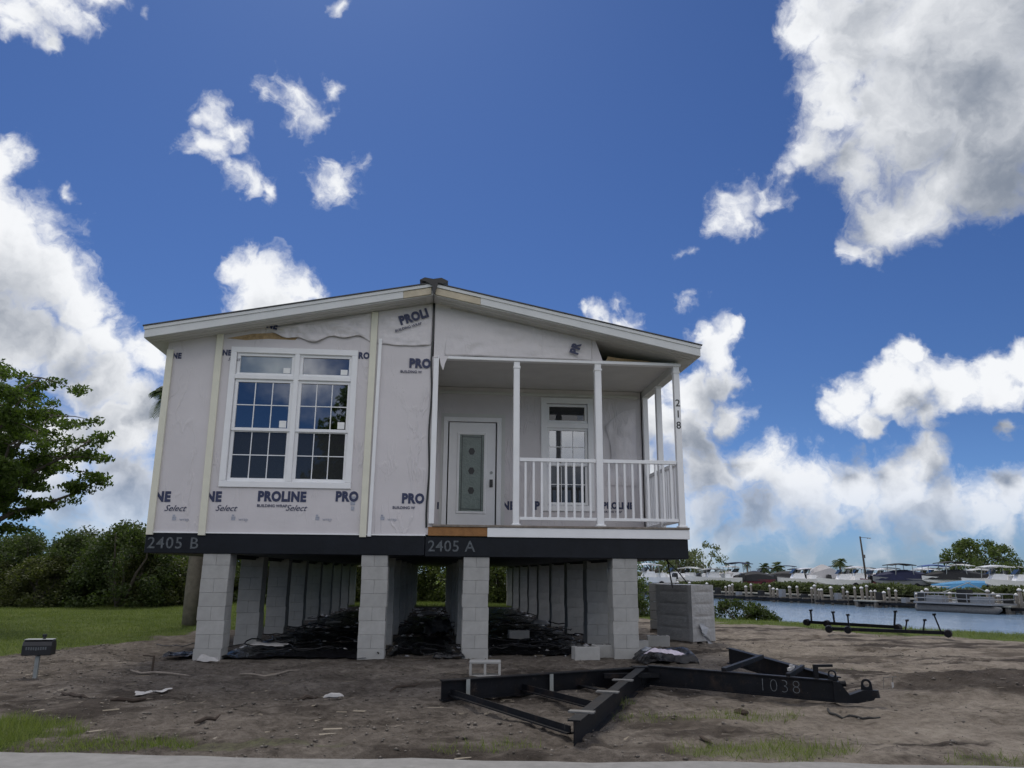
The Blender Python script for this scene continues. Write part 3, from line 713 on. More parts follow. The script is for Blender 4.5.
# posts, rails
for (x, y, w) in ((5.625, .05, .10), (6.995, .05, .11), (8.345, .05, .10), (8.345, 1.15, .10), (8.345, 2.08, .10)):
    b = MB(); b.box(x-w/2, x+w/2, y-w/2, y+w/2, 2.0, 4.70 if y < .1 else 4.62)
    if y < 1.5: b.box(x-w*.72, x+w*.72, y-w*.72, y+w*.72, 2.0, 2.03); b.box(x-w*.6, x+w*.6, y-w*.6, y+w*.6, 4.58, 4.62)
    po = b.build('porch_post', M['white'], H, .006)
    if x > 8.3 and y < .1:
        for k, ch in enumerate('218'): text('house_number', ch, .17, (8.345, y-w/2-.002, 4.06-.19*k), M['black'], po, .002)
for (x0, x1) in ((5.68, 6.94), (7.055, 8.29)):
    b = MB(); b.box(x0, x1, .02, .08, 3.03, 3.09); rl = b.build('railing', M['white'], H, .005)
    b = MB(); b.box(x0, x1, .03, .07, 2.09, 2.14); b.build('bottom_rail', M['white'], rl, .005)
    nb = 9
    for k in range(nb):
        xx = x0+(x1-x0)*(k+.75)/(nb+.5); b = MB(); b.box(xx-.017, xx+.017, .033, .067, 2.135, 3.035); b.build('baluster', M['white'], rl)
for (y0, y1) in ((.11, 1.09), (1.21, 2.02)):
    b = MB(); b.box(8.315, 8.375, y0, y1, 3.03, 3.09); rl = b.build('railing', M['white'], H, .005)
    b = MB(); b.box(8.325, 8.365, y0, y1, 2.09, 2.14); b.build('bottom_rail', M['white'], rl, .005)
    nb = 7
    for k in range(nb):
        yy = y0+(y1-y0)*(k+.75)/(nb+.5); b = MB(); b.box(8.328, 8.362, yy-.017, yy+.017, 2.135, 3.035); b.build('baluster', M['white'], rl)
# loose sheet on porch wall
b = MB()
pts = [(7.50, 3.1)]
us = np.linspace(0, 1, 30); U, V_ = np.meshgrid(us, us)
wx = 7.55+.62*U+.12*np.sin(V_*3)*(1-U); wz = 2.9+1.5*V_*(1-.25*(1-U)**2); wy = PY-.01-.09*np.abs(fbm(wx*4, wz*2.5, 4))-.05*np.sin(U*3.14)*np.sin(V_*3.14)
id_ = np.arange(900).reshape(30, 30); f_ = np.stack([id_[:-1, :-1], id_[:-1, 1:], id_[1:, 1:], id_[1:, :-1]], -1).reshape(-1, 4)
me = from_arrays(np.stack([wx, wy, wz], -1).reshape(-1, 3), f_, 4); me.polygons.foreach_set('use_smooth', [True]*len(me.polygons))
link('loose_wrap', me, M['wrap2'], H)
# ---- printed lettering on the wrap
def wrap_print(word, px, py, parent, Y=0., rot=0., sc=1., sub='BUILDING WRAP', script=True, yoff=-.005):
    p = on_y(px, py, Y)
    text('printed_lettering', word, .205*sc, (p.x, Y+yoff, p.z), M['navy'], parent, .012*sc, roty=rot, sx=.84, space=1.1)
    dz, dx = -.14*sc, 0
    ca, sa = math.cos(rot), math.sin(rot)
    if sub: text('printed_lettering', sub, .06*sc, (p.x-.14*sc*ca+dz*sa, Y+yoff, p.z+dz*ca+.14*sc*sa), M['navy'], parent, .001, roty=rot)
    if script: text('printed_lettering', 'Select', .13*sc, (p.x+.22*sc, Y+yoff-.001, p.z-.17*sc), M['navy'], parent, 0, shear=.45)
wrap_print('PROLINE', 282, 497, FW)
wrap_print('INE', 161, 497, FW, sub='')
wrap_print('INE', 212, 497, FW, sub='')
wrap_print('PRO', 347, 497, FW, sub='', script=False)
wrap_print('PRO', 413, 499, FW, script=False, sub='BUILDING W')
wrap_print('PRO', 420, 364, FW, script=False, sub='BUILDING W', yoff=-.015)
wrap_print('PROLI', 414, 318, FW, rot=R(-20), script=False, yoff=-.05)
wrap_print('INE', 176, 356, FW, sub='', sc=.6, script=False)
wrap_print('INE', 226, 353, FW, sub='', sc=.6)
wrap_print('RO', 364, 356, FW, sub='', sc=.7, script=False)
wrap_print('NE', 273, 327, FW, sub='', sc=.75, rot=R(10), script=False, yoff=-.07)
wrap_print('PR', 575, 350, GP, sub='', sc=.95, rot=R(-72), script=False, yoff=-.075)
wrap_print('INE', 507, 506, PW, PY, sub='', script=False)
wrap_print('P', 537, 506, PW, PY, sub='', script=False)
wrap_print('PROLINE', 618, 506, PW, PY, script=False, sc=.8)
wrap_print('I', 438, 506, PW, PY, sub='', script=False, sc=.8)
for px in (179, 238, 322, 387):
    p = on_y(px, 518, 0)
    b = MB(); b.box(p.x-.10, p.x-.04, -.0045, -.003, p.z-.035, p.z+.02); b.box(p.x-.095, p.x-.06, -.0045, -.003, p.z+.025, p.z+.05); b.build('printed_mark', M['greyprint'], FW)
    text('printed_lettering', 'wrap', .07, (p.x+.08, -.004, p.z-.02), M['greyprint'], FW)
# a taped slip of paper below the window
b = MB(); b.box(3.02, 3.09, -.006, -.002, 2.28, 2.42); b.box(3.03, 3.08, -.006, -.002, 2.2, 2.26); b.build('printed_mark', M['greyprint'], FW)

# ------------------------------------------------------------------ block piers
def pier_mesh(seed):
    r_ = random.Random(seed); b = MB(); z = -.06; k = 0
    while z < 1.36:
        j = r_.uniform(-.010, .010)
        if k % 2 == 0: b.box(-.20+j, .20+j, 0, .20, z, z+.2); b.box(-.20+j, .20+j, .2015, .40, z, z+.2)
        else: b.box(-.20+j, -.0015+j, 0, .40, z, z+.2); b.box(.0+j, .20+j, .0, .40, z, z+.2)
        z += .2015; k += 1
    return b, z
rows = [(1.06, 'leftmost'), (3.44, 'second'), (5.0, 'third'), (7.36, 'rightmost')]
first = None
for ri, (x, nm) in enumerate(rows):
    for k in range(9):
        lab = ('front' if k == 0 else ORD[k])+f' concrete block pier of the {nm} row holding up the house' if k else f'pale stacked block pier at the front of the {nm} row under the house'
        if first is None:
            first = empty('block_pier', (x, .02, 0), lab, 'pier', 'concrete block piers under the house')
            b, ztop = pier_mesh(1); b.build('blocks', M['block'], first, .004)
            b = MB(); b.box(-.185, .185, .02, .38, ztop, ztop+.06); b.build('shaded_top_block', M['block_shaded'], first, .004)
            o = first
        else:
            o = copy_tree(first); o['label'] = lab
            bl = [c for c in o.children if c.name.startswith('blocks')][0]
            if k < 2:
                b, _z = pier_mesh(10*ri+k); me = bpy.data.meshes.new('blocks'); me.from_pydata(b.v, [], b.f); me.materials.append(M['block']); bl.data = me
        o.location = (x+random.uniform(-.02, .02)+(.10 if ri == 3 and k else 0), .02+2.42*k+(.0 if ri != 3 else .15*(k > 0)), 0)

# ------------------------------------------------------------------ loose blocks
def hollow_block(name, loc, rz, label, standing=True):
    o = empty(name, loc, label, 'block', 'loose concrete blocks', rz)
    b = MB(); L, Hh, D, t_ = .40, .20, .20, .032
    b.box(-L/2, L/2, -D/2, D/2, 0, t_); b.box(-L/2, L/2, -D/2, D/2, Hh-t_, Hh)
    for x in (-L/2, -t_/2, L/2-t_): b.box(x, x+t_, -D/2+.001, D/2-.001, t_, Hh-t_)
    b.build('shell', M['block'], o, .005); return o
p = on_z(485, 675)
hollow_block('hollow_block', (p.x, p.y, gz(p.x, p.y)-.005), R(-4), 'hollow block with two open cores standing behind the short steel frame')
def solid_block(loc, rz, label, size=(.4, .2, .2)):
    o = empty('concrete_block', loc, label, 'block', 'loose concrete blocks', rz)
    b = MB(); b.box(-size[0]/2, size[0]/2, -size[1]/2, size[1]/2, 0, size[2]); b.build('shell', M['block'], o, .006)
    b = MB(); b.box(-.15, -.02, -.05, .05, size[2], size[2]+.002); b.box(.02, .15, -.05, .05, size[2], size[2]+.002); b.build('core_shade_plate', M['dark'], o)  # flat dark plates painted as the shade inside open cores
    return o
for px, py, rz, lab in ((587, 659, R(8), 'pale block on the ground left of the right front pier'), (606, 657, R(-6), 'pale block tight against the right front pier'), (519, 640, R(5), 'grey block lying on black plastic behind the third front pier'), (660, 646, R(-12), 'single grey block on bare dirt in front of the wrapped pallet'), (637, 652, R(20), 'grey block on dirt at the foot of the right front pier')):
    p = on_z(px, py); solid_block((p.x, p.y+.1, gz(p.x, p.y)-.01), rz, lab)

# ------------------------------------------------------------------ pallets of block
def pallet_stack(loc, rz, w, d, h, label, film, group='pallets of block by the water'):
    o = empty('pallet_of_block', loc, label, 'pallet', group, rz)
    b = MB()
    for y in (0, d/2-.05, d-.1): b.box(.0, w, y, y+.1, .0, .09)
    for k in range(5): xx = w*k/4.9; b.box(xx, xx+.12, 0, d, .092, .115)
    b.build('pallet', M['wood'], o)
    b = MB(); z = .12; c = 0
    while z < h-.1:
        nn = max(1, int(round(w/.2)))
        for i in range(nn):
            j = random.uniform(-.006, .006)
            b.box(w*i/nn+.003, w*(i+1)/nn-.003, .01+j, d-.01+j, z, z+.19)
        z += .2; c += 1
    b.build('blocks', M['block'], o, .006)
    if film:
        n_ = 60; nz_ = 24; vs = []; fs = []
        for k in range(nz_):
            zz = .10+(z-.10+.012)*k/(nz_-1)
            for i in range(n_):
                t_ = i/n_*4; sd = int(t_); f = t_-sd
                x, y = [(f*w, 0), (w, f*d), (w-f*w, d), (0, d-f*d)][sd]
                nx_, ny_ = [(0, -1), (1, 0), (0, 1), (-1, 0)][sd]
                off = .012+.020*abs(float(fbm(np.array([t_*6+.8*zz]), np.array([zz*8]), 3)[0]))-(.012 if (k % 5 == 0 and k) else 0)*math.sin(f*math.pi)
                vs.append((x+nx_*off, y+ny_*off, zz))
        fs = [(k*n_+i, k*n_+(i+1) % n_, (k+1)*n_+(i+1) % n_, (k+1)*n_+i) for k in range(nz_-1) for i in range(n_)]+[tuple(range((nz_-1)*n_, nz_*n_))]
        b = MB(); b.add(vs, fs); b.build('plastic_film', M[film], o, smooth=False)
        b = MB(); vs = []
        for k in range(9): a_ = k/8; wv_ = .05+.05*math.sin(a_*7); cy_ = d*(.35+.25*a_+.06*math.sin(a_*9)); vs += [(w+.03+.05*math.sin(a_*5)**2, cy_-wv_, .42-.40*a_), (w+.04+.07*a_, cy_+wv_, .42-.38*a_-.02*math.sin(k*2.))]
        b.add(vs, [(2*k, 2*k+1, 2*k+3, 2*k+2) for k in range(8)]); b.build('torn_film', M['film2'], o)
    return o
L_, Mi, Ri = on_z(658, 640), on_z(693, 644), on_z(715, 641)
wd = (Mi-L_).length; dp = (Ri-Mi).length*.62
rz = math.atan2(Mi.y-L_.y, Mi.x-L_.x)
pallet_stack((L_.x, L_.y, gz(L_.x, L_.y)-.01), rz, wd, dp, 1.08, 'waist high pallet of block wrapped in grey plastic film on dirt', 'film')
p = on_z(650, 632)
pallet_stack((p.x, p.y, gz(p.x, p.y)-.01), rz+.15, .24, .5, 1.05, 'narrow unwrapped column of pale block behind the wrapped pallet', None)

# ------------------------------------------------------------------ steel hitch frames
def ibeam(b, p, q, h, fw=.10, t_=.008):
    p = Vector(p); q = Vector(q)
    b.obox(p, q, t_, h)
    for s in (-1, 1): b.obox(p+Vector((0, 0, s*(h/2-.003))), q+Vector((0, 0, s*(h/2-.003))), fw, .012)
fo = Vector((5.6, -4.3, 0))
HF = empty('hitch_frame', fo, 'black steel triangular frame on dirt, open towards the left, with light braces', 'steel frame', 'steel hitch frames dropped in front of the house')
def loc(p, z): return Vector((p[0]-fo.x, p[1]-fo.y, z))
A0, A1 = (4.47, -3.98), (6.78, -3.02); B0, B1 = (5.46, -6.17), (6.80, -3.05)
b = MB(); ibeam(b, loc(A0, .10), loc(A1, .11), .195); b.build('long_beam', M['steel'], HF)
b = MB(); ibeam(b, loc(B0, .085), loc(B1, .11), .195); b.build('front_beam', M['steel'], HF)
b = MB(); b.obox(loc((4.58, -3.95), .05), loc((5.47, -5.95), .05), .07, .012); b.obox(loc((4.58, -3.95), .075), loc((5.47, -5.95), .075), .010, .06); b.build('angle_brace', M['steel'], HF)
b = MB(); b.obox(loc((5.35, -3.62), .05), loc((5.95, -4.95), .05), .07, .012); b.obox(loc((5.35, -3.62), .08), loc((5.95, -4.95), .08), .010, .06); b.build('angle_brace', M['steel'], HF)
b = MB(); b.obox(loc((6.02, -3.35), .06), loc((6.32, -4.15), .06), .07, .012); b.build('angle_brace', M['steel'], HF)
for f_ in (.12, .52):
    q = Vector(A0).lerp(Vector(A1), f_); b = MB(); b.box(q.x-fo.x-.02, q.x-fo.x+.02, q.y-fo.y-.065, q.y-fo.y-.05, .01, .20); b.build('stiffener', M['galv'], HF)
dB = (Vector(B1)-Vector(B0)).normalized(); nB = Vector((dB.y, -dB.x))
for f_ in (.10, .42, .66):
    q = Vector(B0).lerp(Vector(B1), f_); a_ = q-nB*.12; c_ = q+nB*.09
    b = MB(); b.obox(loc(a_, .190+.025*f_), loc(c_, .190+.025*f_), .09, .012); b.build('cross_plate', M['steelworn'], HF)
b = MB(); b.obox(loc((6.3, -3.30), .15), loc((6.95, -3.25), .15), .05, .05); b.box(6.70-fo.x, 6.88-fo.x, -3.1-fo.y, -2.95-fo.y, .0, .22); b.build('apex_plate', M['steel'], HF)

ho = Vector((8.0, -3.6, 0))
HF2 = empty('hitch_frame', ho, 'black steel frame with coupler at right, chalked 1038 on its side', 'steel frame', 'steel hitch frames dropped in front of the house')
def loc2(p, z): return Vector((p[0]-ho.x, p[1]-ho.y, z))
C0, C1 = (6.85, -3.18), (8.46, -4.36)
D0, D1 = (8.42, -1.55), (8.62, -4.15)
b = MB(); ibeam(b, loc2(C0, .145), loc2(C1, .125), .205, .08); lb = b.build('lettered_beam', M['steel'], HF2)
b = MB(); ibeam(b, loc2(D0, .19), loc2(D1, .13), .20, .08); b.build('rear_beam', M['steel'], HF2)
dC = (Vector(C1)-Vector(C0)).normalized()
q = Vector(C0).lerp(Vector(C1), .735); nC = Vector((dC.y, -dC.x))
pt = q+nC*.055
rzC = math.atan2(dC.y, dC.x)
text('chalk_number', '1038', .19, (pt.x-ho.x, pt.y-ho.y, .133), M['chalkdim'], lb, -.006, rz=rzC, space=1.2)
b = MB(); b.obox(loc2((7.55, -3.70), .25), loc2((8.45, -2.6), .28), .05, .05); b.obox(loc2((8.1, -4.1), .24), loc2((8.55, -3.5), .26), .04, .05); b.build('cross_brace', M['steel'], HF2)
b = MB(); b.obox(loc2((8.18, -3.95), .285), loc2((8.34, -3.72), .285), .03, .03); b.obox(loc2((8.25, -3.86), .22), loc2((8.25, -3.86), .33), .03, .03, (1, 0, 0)); b.build('bolt_plate', M['scrap'], HF2)
# jack post with arm
b = MB(); b.obox(loc2((8.36, -4.2), .18), loc2((8.36, -4.2), .36), .04, .04, (1, 0, 0)); b.obox(loc2((8.34, -4.2), .35), loc2((8.53, -4.23), .355), .03, .025); b.build('jack_post', M['steel'], HF2)
def lug(cx_, cy_, z0, name, R_=.055):
    b = MB(); pts = []
    for k in range(13):
        a_ = math.pi*k/12; pts.append((math.cos(a_)*R_, z0+.06+math.sin(a_)*R_))
    inner = [(math.cos(math.pi*2*k/16)*.028, z0+.065+math.sin(math.pi*2*k/16)*.028) for k in range(16)]
    # outline with hole: strip between outer loop and hole
    outer = []
    for k in range(16):
        a_ = 2*math.pi*k/16; x_ = math.cos(a_)*R_; z_ = z0+.065+math.sin(a_)*R_
        if math.sin(a_) < -.3: z_ = z0; x_ = math.copysign(R_*1.1, x_) if abs(x_) > .02 else x_
        outer.append((x_, z_))
    ux, uy = dC.x, dC.y
    vs = []
    for t_ in (-.012, .012):
        for (x_, z_) in outer+inner: vs.append((cx_-ho.x+ux*x_-uy*t_, cy_-ho.y+uy*x_+ux*t_, z_))
    fs = []
    for k in range(16):
        k2 = (k+1) % 16
        fs += [(k, k2, 16+k2, 16+k), (32+k, 48+k, 48+k2, 32+k2), (k, 32+k, 32+k2, k2), (16+k, 16+k2, 48+k2, 48+k)]
    b.add(vs, fs); b.build(name, M['steel'], HF2)
lug(8.47, -4.33, .22, 'chain_lug', .04)
lug(8.75, -4.475, .14, 'chain_lug', .05)
b = MB()
e0, e1 = loc2((8.45, -4.36), .0), loc2((8.98, -4.56), .0)
d_ = (e1-e0).normalized(); sN = Vector((-d_.y, d_.x, 0))
prof = [(0, .02), (.0, .22), (.06, .22), (.15, .10), (.28, .15), (.37, .15), (.41, .12), (.37, .06), (.22, .025)]
vs = [e0+d_*a_+Vector((0, 0, z))-sN*.06 for a_, z in prof]+[e0+d_*a_+Vector((0, 0, z))+sN*.06 for a_, z in prof]
n_ = len(prof); b.add(vs, [tuple(range(n_)), tuple(range(2*n_-1, n_-1, -1))]+[(i, i+n_, (i+1) % n_+n_, (i+1) % n_) for i in range(n_)])
b.tube([e0+d_*.39+Vector((0, 0, .08)), e0+d_*.39+Vector((0, 0, .15))], [.05, .04], 12)
b.tube([e0+d_*.04+sN*.02+Vector((0, 0, .19)), e0+d_*.13+sN*.02+Vector((0, 0, .20))], .03, 10)
b.build('coupler', M['steel'], HF2)
# cable trailing from the coupler
pts = [(8.25, -4.62), (8.18, -4.80), (8.28, -4.98), (8.45, -5.02), (8.62, -5.0)]
b = MB(); sm_pts = []
for i in range(len(pts)-1):
    for t_ in (0, .33, .66): q = Vector(pts[i]).lerp(Vector(pts[i+1]), t_); sm_pts.append((q.x, q.y, gz(q.x, q.y)+.012))
b.tube(sm_pts, .012, 6); tag(b.build('cable', M['rope'], smooth=True), 'black cable trailing on the dirt below the coupler', 'cable')
# white wire marker stand
o = empty('wire_flag', (on_z(893, 690).x, on_z(893, 690).y, gz(9.2, -4)), 'thin wire stand with a pale tag right of the coupler', 'marker')
b = MB(); b.tube([(0, 0, 0), (.01, 0, .17)], .004, 5); b.tube([(-.10, 0, .165), (.06, 0, .17)], .004, 5); b.tube([(-.1, 0, .165), (-.1, .02, .0)], .003, 5); b.build('wire', M['steelworn'], o)
b = MB(); b.box(-.012, .012, -.006, -.003, .04, .11); b.build('paper_tag', M['scrap'], o)

# ------------------------------------------------------------------ axles by the water
def axle(p, q, label, posts, hubs):
    p = Vector((p.x, p.y, 0)); q = Vector((q.x, q.y, 0)); L = (q-p).length; z0 = gz(p.x, p.y)
    o = empty('trailer_axle', (p.x, p.y, z0), label, 'axle', 'steel axles lying by the water', math.atan2(q.y-p.y, q.x-p.x))
    b = MB(); b.obox((0, 0, .13), (L, 0, .13), .07, .07); b.build('axle_beam', M['steel'], o)
    for (f, lean, h) in posts:
        b = MB(); b.obox((f*L, 0, .13), (f*L+lean, 0, .13+h), .03, .04, (0, 1, 0)); b.obox((f*L+lean-.03, 0, .13+h), (f*L+lean+.04, 0, .14+h), .05, .04); b.build('spring_hanger', M['steel'], o)
    for f in hubs:
        b = MB(); b.tube([(f*L, -.09, .12), (f*L, -.02, .12), (f*L, .02, .12), (f*L, .09, .12)], [.07, .085, .085, .05], 12); b.build('brake_drum', M['steel'], o)
axle(on_z(806, 627), on_z(900, 633), 'black steel axle with upright hangers, the one nearer the water', [(.07, .0, .28), (.33, -.02, .26), (.95, .06, .34)], [.02, .25, .99])
axle(on_z(826, 634), on_z(950, 639), 'black steel axle with upright hangers lying in front of the other', [(.20, .0, .30), (.66, .05, .22), (.80, .05, .24), (.94, -.10, .36)], [.03, .19, .99])

# ------------------------------------------------------------------ mailbox
p = on_z(35, 677)
mb = empty('mailbox', (p.x, p.y, gz(p.x, p.y)), 'low black roadside box with its sunlit top painted pale on a thin post', 'mailbox', rz=R(6)); mb.scale = (.74, .74, .95)
b = MB(); b.box(-.03, .03, -.03, .03, -.1, .27); b.build('post', M['galv'], mb, .004)
prof = [(-.12, .28), (.12, .28), (.12, .40), (.10, .445), (.05, .465), (-.05, .465), (-.10, .445), (-.12, .40)]
vs = [(x, y, z) for x in (-.22, .22) for y, z in prof]; n_ = 8
b = MB(); b.add(vs, [tuple(range(n_)), tuple(range(2*n_-1, n_-1, -1))]+[(i, i+n_, (i+1) % n_+n_, (i+1) % n_) for i in range(n_)]); b.build('box', M['mailblack'], mb, .006)
b = MB(); b.box(-.215, .215, -.09, .09, .467, .477); b.build('sunlit_top', M['galv'], mb, .004)  # pale plate on the black box stands for sunlight on its top
b = MB(); b.tube([(.06, 0, .475), (.06, 0, .53)], .022, 8); b.box(.03, .09, -.02, .02, .50, .535); b.build('flag', M['black'], mb)
b = MB()
for k in range(9): xx = -.16+.036*k; b.box(xx, xx+.022, -.126, -.122, .345+random.uniform(-.005, .005), .385)
b.build('plate', M['galv2'], mb)

# ------------------------------------------------------------------ plastic sheets and scrap
def sheet(name, cx_, cy_, w, d, amp, label, mt, cat='plastic sheet', group='torn plastic sheets under the house', seed=0, rz=0., n=44):
    us = np.linspace(-1, 1, n); U, V_ = np.meshgrid(us, us)
    e = fbm(U*2+seed, V_*2+seed*1.7, 3)
    Xs = U*w/2*(1+.35*fbm(V_*2.2+seed, V_*0+seed, 3)); Ys = V_*d/2*(1+.35*fbm(U*2.2+seed*3, U*0+seed, 3))
    rid = np.abs(fbm(Xs*3+seed, Ys*3-seed, 4, .6))*2
    Zs = .02+amp*np.clip(fbm(Xs*1.1+seed, Ys*1.1, 2)+.25, 0, 1)*(1-np.maximum(np.abs(U), np.abs(V_))**6)+amp*.35*rid+.015*fbm(Xs*14, Ys*14, 2)
    Xw = cx_+Xs*math.cos(rz)-Ys*math.sin(rz); Yw = cy_+Xs*math.sin(rz)+Ys*math.cos(rz)
    Zs = Zs+height(Xw, Yw)-gz(cx_, cy_)
    id_ = np.arange(n*n).reshape(n, n); f_ = np.stack([id_[:-1, :-1], id_[:-1, 1:], id_[1:, 1:], id_[1:, :-1]], -1).reshape(-1, 4)
    me = from_arrays(np.stack([Xw-cx_, Yw-cy_, Zs], -1).reshape(-1, 3), f_, 4); me.polygons.foreach_set('use_smooth', [True]*len(me.polygons))
    o = link(name, me, mt); o.location = (cx_, cy_, gz(cx_, cy_)); return tag(o, label, cat, group)
P_ = M['poly']
sheet('plastic_sheet', 2.3, 1.3, 2.2, 2.4, .16, 'crumpled black plastic on the ground between the two left front piers', P_, seed=1)
sheet('plastic_sheet', 2.3, 4.6, 2.0, 3.4, .15, 'black plastic heap behind the front sheet, between the two left rows', P_, seed=2)
sheet('plastic_sheet', 2.3, 10.5, 1.9, 7.0, .12, 'long black plastic sheet far back between the two left rows', P_, seed=3)
sheet('plastic_sheet', 4.2, 2.2, 1.0, 3.2, .14, 'narrow black plastic strip between the two middle front piers', P_, seed=4)
sheet('plastic_sheet', 4.2, 8.0, 1.1, 7.0, .10, 'long shiny black plastic far back between the two middle rows', P_, seed=5)
sheet('plastic_sheet', 6.1, 1.7, 1.9, 2.4, .15, 'crumpled black plastic on the ground between the two right front piers', P_, seed=6)
sheet('plastic_sheet', 6.2, 5.6, 1.9, 4.4, .13, 'black plastic heap behind the front sheet, between the two right rows', P_, seed=7)
sheet('plastic_sheet', 6.2, 12.5, 1.9, 8.0, .10, 'long black plastic sheet far back between the two right rows', P_, seed=8)
sheet('plastic_bundle', 4.46, 4.0, .55, .8, .75, 'tall rolled bundle of black plastic between the middle pier rows', P_, seed=9)
sheet('plastic_bundle', .62, .35, .55, .42, .30, 'small black bag of scrap at the foot of the left front pier', P_, seed=10)
sheet('plastic_bundle', 7.85, -.45, .9, .6, .26, 'black plastic bundle under the pink roll beside the right front pier', P_, seed=11)
sheet('plastic_bundle', 4.62, .1, .45, .35, .26, 'black plastic wad at the left foot of the third front pier', P_, seed=12)
sheet('plastic_sheet', 7.95, .15, .7, .6, .30, 'crumpled clear grey sheet leaning by the right front pier', M['film2'], seed=13)
p = on_z(664, 664)
sh = sheet('paper_roll', p.x, p.y-.05, .55, .22, .10, 'pale pinkish insulation roll on black plastic near the frames', M['pinkroll'], 'insulation', 'loose building scrap', seed=14, rz=R(-32)); sh.location.z += .14
for i, (px, py, w, d, lab) in enumerate(((208, 662, .3, .12, 'pale scrap of film at the base of the left front pier'), (268, 655, .5, .3, 'white scrap of film beside the second pier of the left row'), (152, 693, .35, .14, 'pale scrap on the dirt left of the house front'), (333, 627, .35, .3, 'pale scrap of film far back beside the second row'), (428, 617, .45, .9, 'broad pale sheet lying far back between the middle rows'), (540, 628, .4, .4, 'pale crumpled scrap on the plastic between the right rows'), (333, 699, .2, .1, 'small pale chip on the dirt before the second pier'), (640, 686, .14, .1, 'white clip lying inside the short steel frame'))):
    p = on_z(px, py, .05 if py < 650 else 0)
    s_ = sheet('film_scrap', p.x, p.y, w, d, .09, lab, M['scrap'], 'scrap', 'loose building scrap', seed=20+i, n=16)
    if i == 1 or 2 < i < 6: s_.location.z += .14
for i, (x, y, lab) in enumerate(((1.75, .9, 'tangle of black strap beside the left front pier'), (2.7, 2.2, 'tangle of black strap on the plastic between the two left rows'), (2.0, 3.6, 'black strap loops by the third pier of the left row'), (2.8, 5.6, 'black strap pile deep between the two left rows'), (2.2, 8.2, 'far black strap pile between the two left rows'), (4.1, 1.2, 'black strap loops right of the second front pier'), (4.3, 6.2, 'black strap pile deep between the middle rows'), (5.7, .8, 'tangle of black strap right of the third front pier'), (6.6, 2.6, 'tangle of black strap between the two right rows'), (5.8, 4.4, 'black strap loops deep between the two right rows'), (6.5, 7.2, 'far black strap pile between the two right rows'), (5.9, 10.0, 'farthest black strap pile between the two right rows'))):
    rs = random.Random(100+i); z0 = gz(x, y)+.10
    o = empty('strap_tangle', (x, y, z0), lab, 'strap', 'black straps tangled under the house')
    for k in range(4):
        b = MB(); p = Vector((rs.uniform(-.5, .5), rs.uniform(-.5, .5), .02)); a_ = rs.uniform(0, 6.28); pts = []
        for j in range(16):
            pts.append(p.copy()); a_ += rs.uniform(-.9, .9); p += Vector((math.cos(a_)*.11, math.sin(a_)*.11, 0)); p.z = abs(.02+.05*math.sin(j*.8+k)*rs.uniform(.3, 1))
        b.tube(pts, .008+.004*(k % 2), 5); b.build('strap', M['poly'], o, smooth=True)
# bits of stick and splinter
def stick(px0, py0, px1, py1, r_, lab, mt='stick', lift=.02):
    a_, c_ = on_z(px0, py0), on_z(px1, py1); pts = []
    for k in range(6):
        q = a_.lerp(c_, k/5); pts.append(Vector((q.x, q.y, gz(q.x, q.y)+lift+random.uniform(-.006, .012)))-Vector((a_.x, a_.y, 0)))
    b = MB(); b.tube(pts, [r_*.6, r_, r_*1.1, r_, r_*.9, r_*.4], 6); o = b.build('broken_board' if mt == 'wood' else 'stick', M[mt]); o.location = (a_.x, a_.y, 0)
    tag(o, lab, 'stick', 'sticks and splinters on the dirt')
stick(110, 703, 147, 700, .022, 'dark stick lying on the dirt below the mailbox')
stick(298, 699, 318, 696, .02, 'dark splinter on the dirt in front of the left piers')
stick(130, 672, 190, 676, .015, 'long pale splinter right of the upright stake', 'wood')
stick(62, 692, 88, 698, .02, 'short dark stick left of the pale scrap')
stick(700, 737, 712, 742, .015, 'short dark splinter on weeds near the road edge')
stick(735, 712, 748, 714, .035, 'dark clod-like chunk of wood below the lettered beam')
stick(195, 722, 220, 716, .018, 'dark twig on the dirt near the left road verge')
stick(390, 690, 420, 684, .016, 'thin dark twig before the second front pier')
stick(240, 674, 300, 672, .015, 'long thin splinter in front of the leftmost front pier', 'wood')
p = on_z(152, 672); o = empty('stake', (p.x, p.y, gz(p.x, p.y)), 'short dark upright stake with a bent top on the dirt', 'stake')
b = MB(); b.tube([(0, 0, -.05), (.005, 0, .20), (0, 0, .21)], .014, 6); b.tube([(0, 0, .205), (-.14, .02, .215)], .010, 6); b.build('rod', M['stick'], o)

